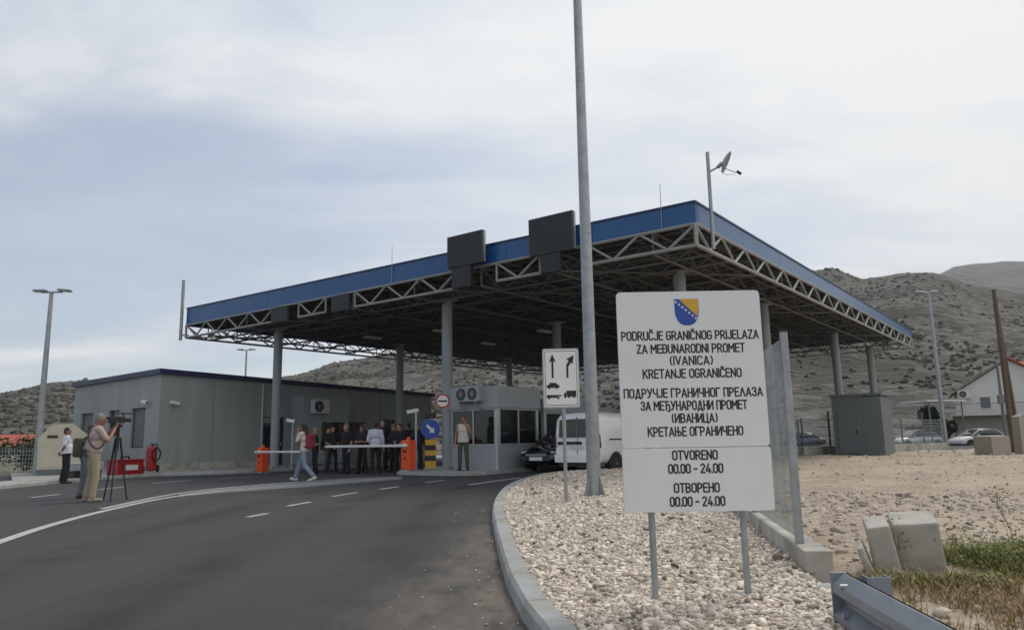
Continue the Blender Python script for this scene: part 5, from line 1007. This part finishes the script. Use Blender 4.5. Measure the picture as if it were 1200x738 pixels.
for x, y, a, m_, lab in ((26.6, 70, 80, 'carblue', 'dark blue parked car beyond the fence left of the grey kiosk'), (28.6, 60.5, 95, 'carblack', 'dark parked car beyond the fence just right of the grey kiosk'), (32.0, 60, 100, 'silver', 'silver parked car at the foot of the slim lamp post'), (35.2, 57, 98, 'offwhite', 'white parked car in front of the gabled house'), (38.6, 56.0, 98, 'carblue', 'dark blue parked car behind the rightmost fence posts')):
    car((x, y, -0.03), R(a), lab, M[m_], GP, detail=False)

# ------------------------------------------------------------------ generator, fire box, extinguisher
t = empty('generator', (-18.3, 30.55, 0.115), R(121), 'cream soundproof generator enclosure with sloped top on a dark skid', 'generator')
mb = MB(); mb.b2(-1.3, 1.3, -0.85, 0.85, 0.0, 0.22, bev=0.02); mb.build('skid', M['kioskgrey'], t)
pf_ = [(-0.86, 0.22), (0.86, 0.22), (0.90, 1.42), (0.48, 1.92), (-0.22, 1.98), (-0.90, 1.42)]
mb = MB(); mb.prism(pf_, lambda u, v, d: Vector((d, u, v)), -1.3, 1.3); mb.build('enclosure', M['cream'], t)
for y in (-0.45, 0.42):
    mb = MB(); mb.b2(-1.318, -1.3, y - 0.38, y + 0.38, 0.30, 1.30, bev=0.006); d_ = mb.build('door', M['cream'], t)
    mb = MB(); mb.b2(-1.34, -1.318, y + (0.24 if y < 0 else -0.32), y + (0.32 if y < 0 else -0.24), 0.75, 0.87); mb.build('latch', M['black'], d_)
mb = MB(); mb.b2(-1.32, -1.3, 0.25, 0.6, 1.42, 1.52); mb.build('louvre', M['black'], t)
mb = MB(); mb.tube((0.6, 0, 1.88), (0.6, 0, 2.1), 0.06, n=10); mb.build('exhaust', M['kioskgrey'], t)
t = empty('utility_trailer', (-14.95, 26.2, 0.115), R(60), 'low grey trailer drawbar and crate beside the cream generator', 'trailer')
mb = MB(); mb.b2(-0.55, 0.5, -0.35, 0.35, 0.24, 0.52, bev=0.03); mb.build('crate', M['panelgrey'], t); mb = MB(); mb.b2(-0.5, 0.45, -0.3, 0.3, 0.0, 0.238); mb.build('base', M['black'], t)
t = empty('fire_box', (-14.62, 28.35, 0.115), R(65), 'low red fire equipment chest with white label on the pavement', 'chest')
mb = MB(); mb.b2(-0.55, 0.55, -0.3, 0.3, 0.0, 0.5, bev=0.02); mb.build('chest', M['red'], t); mb = MB(); mb.b2(-0.57, 0.57, -0.32, 0.32, 0.502, 0.57, bev=0.02); mb.build('lid', M['red'], t)
mb = MB(); mb.b2(-0.22, 0.3, -0.308, -0.3, 0.17, 0.36); mb.build('label', M['white'], t); mb = MB(); mb.path([(-0.25, 0, 0.57), (-0.2, 0, 0.66), (0.1, 0, 0.66), (0.15, 0, 0.57)], 0.03); mb.build('carry_handle', M['black'], t)
t = empty('wheeled_extinguisher', (-14.45, 30.0, 0.115), R(40), 'tall red wheeled fire extinguisher with black hose against the grey wall', 'fire extinguisher')
mb = MB(); mb.tube((0, 0, 0.12), (0, 0, 0.92), 0.19, n=18); mb.ball((0, 0, 0.92), (0.19, 0.19, 0.12), 18, 8); mb.ball((0, 0, 0.12), (0.19, 0.19, 0.07), 18, 8); mb.build('cylinder', M['red'], t)
mb = MB(); mb.tube((0, 0, 1.03), (0, 0, 1.12), 0.04, n=8); mb.b2(-0.07, 0.07, -0.03, 0.03, 1.10, 1.14); mb.build('valve', M['black'], t)
mb = MB(); mb.path([Vector((0.10 + 0.16 * math.cos(a), -0.22, 0.72 + 0.25 * math.sin(a))) for a in np.linspace(0, 2 * math.pi, 16)], 0.03); mb.path([(0, 0, 1.08), (0.12, -0.15, 1.12), (0.12, -0.22, 0.97)], 0.025); mb.build('hose', M['black'], t)
mb = MB(); mb.path([(-0.16, 0.16, 0.2), (-0.16, 0.24, 1.05), (0.16, 0.24, 1.05), (0.16, 0.16, 0.2)], 0.018); mb.build('push_handle', M['galv'], t)
for s in (1, -1): mb = MB(); mb.tube((s * 0.24, 0.1, 0.15), (s * 0.30, 0.1, 0.15), 0.15, n=18); mb.build('wheel', M['tyre'], t)

# ------------------------------------------------------------------ fences, wall, guardrail, blocks
fz = empty('panel_fence', (W0.x, W0.y, 0.0), -R(10.1), 'grey welded mesh fence on a low concrete wall right behind the white sign', 'fence')
mb = MB(); ct = [(-0.02, -0.1), (0.17, -0.1), (0.17, 0.30), (-0.02, 0.30)]
for k in range(5): y0 = k * WLEN / 5; mb.b2(0.0, 0.2, y0 + 0.008, y0 + WLEN / 5 - 0.004, -0.1, 0.30 + 0.0, bev=0.012)
mb.build('foundation_wall', M['concrete'], fz)
npan = 8; pw = (WLEN - 0.5) / npan
for k in range(npan + 1):
    mb = MB(); y = 0.42 + k * pw; mb.b2(0.02, 0.08, y - 0.025, y + 0.025, 0.28, 1.97, bev=0.006); p_ = mb.build('post', M['galv'], fz); mb = MB(); mb.b2(0.015, 0.085, y - 0.03, y + 0.03, 1.97, 1.985); mb.build('post_cap', M['black'], p_)
for k in range(npan):
    mb = MB(); y0, y1 = 0.42 + k * pw + 0.03, 0.42 + (k + 1) * pw - 0.03
    for y in np.arange(y0, y1, 0.052): mb.b2(0.047, 0.0522, y - 0.0026, y + 0.0026, 0.33, 1.93)
    for z in np.arange(0.36, 1.92, 0.2): mb.b2(0.042, 0.0465, y0, y1, z - 0.0022, z + 0.0022)
    mb.build('mesh_panel', M['galv'], fz)
def line_fence(p, q, n, h, label, wire=0.1, base=0.22, extra=0.0, z0=0.15, r=0.045):
    p, q = Vector((*p, z0)), Vector((*q, z0)); d = q - p; L = d.length; t = empty('wire_fence', p, math.atan2(d.y, d.x), label, 'fence')
    if base: mb = MB(); mb.b2(-0.1, L + 0.1, -0.1, 0.1, -0.2, base, bev=0.01); mb.build('base_wall', M['concrete'], t)
    for k in range(n + 1): x = L * k / n; mb = MB(); mb.tube((x, 0, base - 0.02), (x, 0, h + (extra if k % 2 else 0)), r, n=8); mb.build('post', M['kioskgrey'], t)
    mb = MB()
    for z in np.arange(base + 0.08, h, 0.16): mb.b2(0, L, -0.006, 0.006, z - 0.006, z + 0.006)
    for x in np.arange(0, L, wire): mb.b2(x - 0.005, x + 0.005, -0.0165, -0.0065, base, h - 0.04)
    mb.build('wire_mesh', M['frame'], t); return t
line_fence((6.2, 26.6), (13.0, 34.3), 5, 1.7, 'wire fence closing the dirt yard under the canopy edge', base=0.05)
line_fence((13.2, 34.4), (23.4, 40.9), 6, 1.75, 'wire fence on a low concrete strip along the back of the dirt yard', base=0.46, extra=0.35)
line_fence((21.2, 31.8), (30, 33.5), 3, 1.4, 'short fence running right from the wooden utility pole', base=0.0, wire=0.2)
line_fence((-34, 30.5), (-18.9, 31.0), 6, 1.2, 'low wire fence through the scrub left of the lamp post', base=0.0, wire=0.12, z0=0.0)
t = empty('concrete_stump', (19.3, 30.4, 0.12), R(20), 'squat square concrete block at the right end of the back fence', 'concrete block')
mb = MB(); mb.b2(-0.55, 0.5, -0.4, 0.4, -0.1, 0.85, bev=0.03); mb.build('block', M['plaster2'], t)
t = empty('concrete_gatepost', (20.45, 30.3, 0.12), R(8), 'tall weathered concrete gate post beside the wooden utility pole', 'gate post')
mb = MB(); mb.prism([(-0.22, -0.2), (0.22, -0.2), (0.2, 1.55), (0.1, 1.72), (-0.2, 1.6)], XZ, -0.2, 0.2); mb.build('post', M['plaster2'], t)
# guard rail: W beam with its end post
t = empty('guard_rail', (1.70, 4.12, 0.0), R(-5.5) , 'short grey steel guard rail end running out of the lower right corner', 'guard rail')
prof = [(0.0, 0.0), (0.012, 0.0), (0.075, 0.045), (0.075, 0.085), (0.02, 0.125), (0.02, 0.150), (0.075, 0.19), (0.075, 0.235), (0.012, 0.285), (0.0, 0.285)]
back = [(u - 0.004 if 0 < i < 9 else u, v) for i, (u, v) in enumerate(prof)]
pr = prof + [(u - 0.006, v) for u, v in prof[::-1]]
mb = MB(); n = len(pr); rings = []
for y in (0.0, -0.9, -1.8, -2.7, -3.6): rings.append([Vector((-u + 0.05, y, 0.12 + v)) for u, v in pr])
mb.loft(rings, sm=False); mb.build('beam', M['galvblue'], t)
for y in (-0.16, -1.9):
    mb = MB(); mb.b2(0.085, 0.20, y - 0.05, y - 0.044, -0.3, 0.42); mb.b2(0.085, 0.091, y - 0.044, y + 0.05, -0.3, 0.42); mb.b2(0.194, 0.20, y - 0.044, y + 0.05, -0.3, 0.42); mb.build('post', M['galvblue'], t)
    mb = MB(); mb.b2(0.052, 0.0835, y - 0.05, y + 0.05, 0.18, 0.36); mb.build('spacer', M['galvblue'], t)
mb = MB(); mb.b2(-0.03, 0.055, 0.002, 0.012, 0.115, 0.41, bev=0.004); mb.build('end_cap', M['galvblue'], t)
for y in (-0.16, -1.9):
    for z in (0.19, 0.33): mb = MB(); mb.tube((0.03, y, z + 0.035), (-0.035, y, z + 0.035), 0.014, n=6); mb.build('bolt', M['galv'], t)
# leaning concrete blocks
def slab(loc, rz, dims, tx, ty, label):
    t = empty('concrete_block', loc, rz, label, 'concrete block', 'broken concrete blocks on the dirt')
    bm = bmesh.new(); bmesh.ops.create_cube(bm, size=1.0)
    for v in bm.verts: v.co = Vector((v.co.x * dims[0] * (1.0 if v.co.z < 0 else 0.88), v.co.y * dims[1], v.co.z * dims[2]))
    bmesh.ops.bevel(bm, geom=bm.edges[:], offset=0.018, segments=2, affect='EDGES', profile=0.6); bmesh.ops.subdivide_edges(bm, edges=bm.edges[:], cuts=5, use_grid_fill=True)
    for v in bm.verts: v.co += Vector(noise.noise_vector(v.co * 7.0 + Vector(loc) * 3)) * 0.007
    bmesh.ops.transform(bm, matrix=Matrix.Rotation(R(ty), 4, 'Y') @ Matrix.Rotation(R(tx), 4, 'X'), verts=bm.verts); zmin = min(v.co.z for v in bm.verts)
    for v in bm.verts: v.co.z -= zmin + 0.03
    me = bpy.data.meshes.new('block'); bm.to_mesh(me); bm.free(); me.materials.append(M['concrete'])
    o = link('block', me, t); return t
slab((3.16, 6.08, -0.02), R(-22), (0.36, 0.36, 0.50), 10, -4, 'larger pale concrete block with a broad flat top leaning in the dirt')
slab((2.81, 5.90, -0.02), R(-22), (0.18, 0.34, 0.50), 8, -9, 'narrower concrete slab leaning against the left side of the broad block')
slab((2.64, 5.78, -0.02), R(-26), (0.05, 0.30, 0.38), 6, -18, 'thin dark slab fragment leaning at the far left of the blocks')
t = empty('round_stone', (1.98, 4.95, 0.05), 0, 'pale rounded boulder between the wall end and the guard rail', 'boulder'); mb = MB(); mb.ball((0, 0, 0.05), (0.10, 0.09, 0.10), 16, 10); o = mb.build('boulder', M['concrete'], t)
t = empty('round_stone', (2.95, 4.35, 0.05), 0, 'grey boulder in the dry grass near the bottom right edge', 'boulder'); mb = MB(); mb.ball((0, 0, 0.03), (0.13, 0.11, 0.09), 16, 10); mb.build('boulder', M['rubble'], t)

# ------------------------------------------------------------------ house and poles on the right
h_ = empty('gabled_house', (36.6, 61.4, 0.1), R(-29), 'cream gabled house with red roof tiles behind the wooden utility pole', 'house')
mb = MB(); mb.b2(-0.5, 10, 0, 9, 0, 2.42); mb.build('lower_storey', M['plaster2'], h_)
gb = [(0, 2.48), (7.6, 2.48), (7.6, 4.35), (3.75, 6.75), (0, 4.35)]
mb = MB(); mb.prism(gb, lambda u, v, d: Vector((u, d, v)), 0.25, 8.8); mb.build('wall', M['plaster'], h_)
mb = MB(); mb.b2(-2.6, 8.2, -0.8, 0.24, 2.36, 2.475); mb.build('balcony_slab', M['plaster'], h_)
for s in (0, 1):
    mb = MB(); e0, e1 = ((-0.45, 4.14), (3.75, 6.83)) if s == 0 else ((3.75, 6.83), (8.05, 4.14)); 
    mb.add([Vector((e0[0], y, e0[1] + o)) for y, o in ((-0.1, 0), (9.0, 0), (9.0, .14), (-0.1, .14))] + [Vector((e1[0], y, e1[1] + o)) for y, o in ((-0.1, 0), (9.0, 0), (9.0, .14), (-0.1, .14))], ((0, 1, 2, 3), (4, 7, 6, 5), (0, 4, 5, 1), (1, 5, 6, 2), (2, 6, 7, 3), (3, 7, 4, 0))); mb.build('roof', M['tilegrey'] if s == 0 else M['tile'], h_)
fh = lambda x, z, d: Vector((x, 0.20 + d, z))
window(h_, 1.5, 2.3, 2.9, 3.9, fh, 1, M['shutter'], depth=0.0, fm=M['white']); window(h_, 4.9, 6.0, 2.7, 4.0, fh, 1, depth=0.0, fm=M['white'])
mb = MB()
for x in np.arange(-2.5, 8.2, 0.16): mb.tube((x, -0.72, 2.475), (x, -0.72, 3.3), 0.014, n=4)
mb.b2(-2.55, 8.2, -0.75, -0.69, 3.3, 3.35); mb.build('railing', M['kioskgrey'], h_)
p = (37.1, 61.25, 3.9); ac_unit(p, R(-29), 'small air conditioner under the left eave of the cream house', 0.9, 0.65)
h2 = empty('tiled_house', (51.5, 73.0, 0.2), R(-10), 'house with a broad bright red tiled roof at the right edge, behind the gabled house', 'house')
mb = MB(); mb.b2(0, 14, 0, 8, 0, 5.7); mb.build('wall', M['plaster'], h2)
mb = MB(); mb.prism([(-0.5, 5.6), (8.5, 5.6), (4.0, 8.1)], lambda u, v, d: Vector((d, u, v)), -0.6, 14.5); mb.build('roof', M['tile'], h2)
cp = empty('carport', (33.0, 59.0, 0.1), R(4), 'flat carport roof on thin posts over dark shrubbery left of the house', 'carport')
mb = MB(); mb.b2(-0.6, 2.6, -0.5, 3, 3.45, 3.6); mb.build('roof', M['plaster'], cp)
for x in (-0.4, 2.3): mb = MB(); mb.tube((x, -0.3, 0), (x, -0.3, 3.45), 0.06, n=8); mb.build('post', M['kioskgrey'], cp)
def leafball(name, P, r, m, nleaf, parent, lumps=14, s=0.10, sq=0.8):
    V = []; Fc = []; cs = [Vector(P) + Vector((random.gauss(0, r[0] * .5), random.gauss(0, r[1] * .5), random.uniform(-r[2] * .55, r[2] * .6))) for _ in range(lumps)]
    for k in range(nleaf):
        c_ = random.choice(cs); d = Vector((random.gauss(0, 1), random.gauss(0, 1), random.gauss(0, 1))).normalized() * random.uniform(.5, 1.0) * min(r) * 0.62
        q = c_ + d; 
        a = Vector((random.gauss(0, 1), random.gauss(0, 1), random.gauss(0, .6))).normalized(); b = a.cross(Vector((random.gauss(0, 1), random.gauss(0, 1), 1))).normalized(); ss = s * random.uniform(.6, 1.4)
        o = len(V); V += [q - a * ss, q + b * ss * .5, q + a * ss, q - b * ss * .5]; Fc.append((o, o + 1, o + 2, o + 3))
    mb = MB(); mb.add(V, Fc); return mb.build(name, m, parent)
t = empty('dark_hedge', (34.0, 60.6, 0.1), 0, 'dark green hedge under the carport left of the cream house', 'hedge'); leafball('foliage', (0, 0, 1.8), (1.5, 0.9, 1.5), M['hedge'], 2600, t, 16, 0.16)
mb = MB(); mb.tube((0, 0, 0), (0, 0, 1.5), 0.08, 0.05, n=7); mb.build('stem', M['wood'], t)
def bush(x, y, rr_, label, m='foliage', n=1100, group='scrub bushes on the left verge', s=0.09):
    t = empty('scrub_bush', (x, y, 0), random.uniform(0, 6), label, 'bush', group); leafball('foliage', (0, 0, rr_ * .62), (rr_, rr_ * .8, rr_ * .62), M[m], n, t, 9, s); mb = MB(); mb.tube((0, 0, -.05), (0, 0, rr_ * .6), 0.05, 0.025, n=6); mb.build('stem', M['wood'], t)
bush(-24.8, 34.5, 1.5, 'grey green scrub bush at the far left edge of the verge'); bush(-22.6, 35.5, 1.35, 'rounded scrub bush midway between left edge and lamp post'); bush(-20.9, 33.5, 1.15, 'low scrub bush just left of the grey lamp post')
bush(-28.5, 38, 1.7, 'broad scrub bush behind the low wire fence, partly cut off'); bush(-24.0, 41, 1.6, 'taller scrub bush in the second row behind the fence')
hs_ = empty('distant_house', (-56.0, 80.0, 0.0), R(20), 'distant low house with an orange tiled roof at the left edge', 'house')
mb = MB(); mb.b2(-3.2, 3.4, 0, 5, -0.2, 1.5); mb.build('wall', M['plaster'], hs_); mb = MB(); mb.prism([(-0.4, 1.45), (5.4, 1.45), (2.5, 2.7)], lambda u, v, d: Vector((d, u, v)), -3.6, 3.8); mb.build('roof', M['tile'], hs_); window(hs_, -1.5, -0.6, 0.5, 1.2, lambda x, z, d: Vector((x, -0.05 + d, z)), 1, depth=0.0); window(hs_, 1.0, 1.9, 0.5, 1.2, lambda x, z, d: Vector((x, -0.05 + d, z)), 1, depth=0.0)
t = empty('utility_pole', (21.6, 32.6, 0.1), 0, 'brown weathered wooden utility pole in front of the cream house', 'utility pole')
mb = MB(); mb.tube((0, 0, 0), (0.0, 0, 7.3), 0.125, 0.085, n=12); mb.build('pole', M['wood'], t); mb = MB(); mb.tube((0.42, 0.2, 0), (0.06, 0.05, 6.2), 0.10, 0.08, n=10); mb.build('brace_pole', M['wood'], t)
t = empty('service_pole', (27.8, 42.5, 0.1), 0, 'thin dark grey service pole with a meter box beside the wooden pole', 'utility pole')
mb = MB(); mb.tube((0, 0, 0), (0, 0, 4.9), 0.09, 0.07, n=8); mb.build('pole', M['kioskgrey'], t); mb = MB(); mb.b2(-0.3, 0.1, -0.25, -0.08, 2.6, 3.1, bev=0.02); mb.build('meter_box', M['kioskgrey'], t)

# ------------------------------------------------------------------ weeds and grass on the right
def blades(name, cx_, cy_, n, h0, h1, m, spread, keepf=None, lean=0.5, w=0.006):
    V = []; Fc = []
    for _ in range(n):
        x, y = random.gauss(cx_, spread[0]), random.gauss(cy_, spread[1])
        if keepf and not keepf(x, y): continue
        z = float(dirt_z(np.array([x]), np.array([y]))[0]) - 0.01; h = random.uniform(h0, h1); a = random.uniform(0, 6.28); l_ = random.uniform(0.1, lean) * h; dx, dy = math.cos(a), math.sin(a); sx_, sy_ = -dy * w, dx * w
        o = len(V); V += [(x - sx_, y - sy_, z), (x + sx_, y + sy_, z), (x + dx * l_ * .4 + sx_ * .7, y + dy * l_ * .4 + sy_ * .7, z + h * .6), (x + dx * l_ * .4 - sx_ * .7, y + dy * l_ * .4 - sy_ * .7, z + h * .6), (x + dx * l_, y + dy * l_, z + h)]
        Fc += [(o, o + 1, o + 2, o + 3), (o + 3, o + 2, o + 4)]
    mb = MB(); mb.add(V, Fc); return tag(mb.build(name, M[m]), kind='stuff')
kf = lambda x, y: x > 2.0 + (y - 3.6) * 0.2 and y > 3.2 and not (2.45 < x < 3.4 and y > 5.72) and noise.noise(Vector((x * 2.2, y * 2.2, 1))) > -0.25
blades('green_grass', 4.25, 6.2, 7500, 0.05, 0.22, 'grassgreen', (0.50, 0.36), kf, 1.3, 0.005)
blades('dry_grass', 3.3, 4.9, 6500, 0.02, 0.14, 'grassdry', (0.8, 0.65), kf, 1.6, 0.0035)
blades('green_weeds', 3.05, 5.45, 700, 0.03, 0.12, 'grassgreen', (0.30, 0.13), kf, 1.0)
def weed_leaves(name, cx_, cy_, n, m, spread, hmax):
    V = []; Fc = []
    for _ in range(n):
        x, y = random.gauss(cx_, spread[0]), random.gauss(cy_, spread[1])
        if not kf(x, y): continue
        z = float(dirt_z(np.array([x]), np.array([y]))[0]) + random.uniform(0, hmax) * max(0.1, 0.5 + noise.noise(Vector((x * 3, y * 3, 5)))); a = Vector((random.gauss(0, 1), random.gauss(0, 1), random.gauss(0, .5))).normalized() * random.uniform(.008, .022); b = a.cross(Vector((random.gauss(0, .4), random.gauss(0, .4), 1))).normalized() * a.length * .4
        q = Vector((x, y, z)); o = len(V); V += [q - a, q + b, q + a, q - b]; Fc.append((o, o + 1, o + 2, o + 3))
    mb = MB(); mb.add(V, Fc); return tag(mb.build(name, M[m]), kind='stuff')
weed_leaves('low_weeds', 4.25, 6.15, 9000, 'weedleaf', (0.52, 0.38), 0.26); weed_leaves('withered_weeds', 3.3, 4.9, 4500, 'grassdry', (0.8, 0.6), 0.08); weed_leaves('block_weeds', 3.1, 5.45, 1800, 'weedleaf', (0.3, 0.16), 0.12)
def stalk(x, y, h, label):
    t = empty('dry_weed', (x, y, float(dirt_z(np.array([x]), np.array([y]))[0])), random.uniform(0, 6), label, 'weed', 'tall dry weed stalks by the blocks'); mb = MB(); P = [Vector((0.02 * math.sin(k * 1.3) + 0.03 * k * .3, 0.02 * math.cos(k), h * k / 7)) for k in range(8)]
    mb.path(P, 0.0035, 5)
    for k in range(2, 7):
        for s in (1, -1): a = random.uniform(0, 6.28); l_ = 0.07 * random.uniform(.5, 1.4); mb.tube(P[k], P[k] + Vector((math.cos(a) * l_, math.sin(a) * l_, l_ * .9)), 0.002, n=4)
    mb.build('stem', M['grassdry'], t); mb = MB(); V = []; Fc = []
    for k in range(90):
        p = random.choice(P[2:]) + Vector((random.gauss(0, .04), random.gauss(0, .04), random.gauss(0, .05))); a = Vector((random.gauss(0, 1), random.gauss(0, 1), random.gauss(0, 1))).normalized() * 0.014; b = a.orthogonal().normalized() * 0.005; o = len(V); V += [p - a, p + b, p + a, p - b]; Fc.append((o, o + 1, o + 2, o + 3))
    mb.add(V, Fc); mb.build('leaves', M['grassgreen'], t)
stalk(3.72, 5.75, 0.62, 'tall thin weed stalk rising right of the broad concrete block'); stalk(2.75, 4.7, 0.45, 'bushy weed stalk just above the guard rail'); stalk(2.95, 5.9, 0.32, 'low leafy weed at the foot of the narrow slab')

# ------------------------------------------------------------------ thin summer haze over the valley
hm = bpy.data.materials.new('haze'); hm.use_nodes = True; t_ = hm.node_tree; t_.nodes.clear(); ov = t_.nodes.new('ShaderNodeOutputMaterial'); pv = t_.nodes.new('ShaderNodeVolumePrincipled')
pv.inputs['Color'].default_value = (0.93, 0.95, 0.98, 1); pv.inputs['Density'].default_value = 0.00022; pv.inputs['Anisotropy'].default_value = 0.2; t_.links.new(pv.outputs[0], ov.inputs['Volume'])
mb = MB(); mb.b2(-1960, 1960, -1960, 1960, -420, 420); hz_ = mb.build('haze', hm); tag(hz_, kind='stuff')
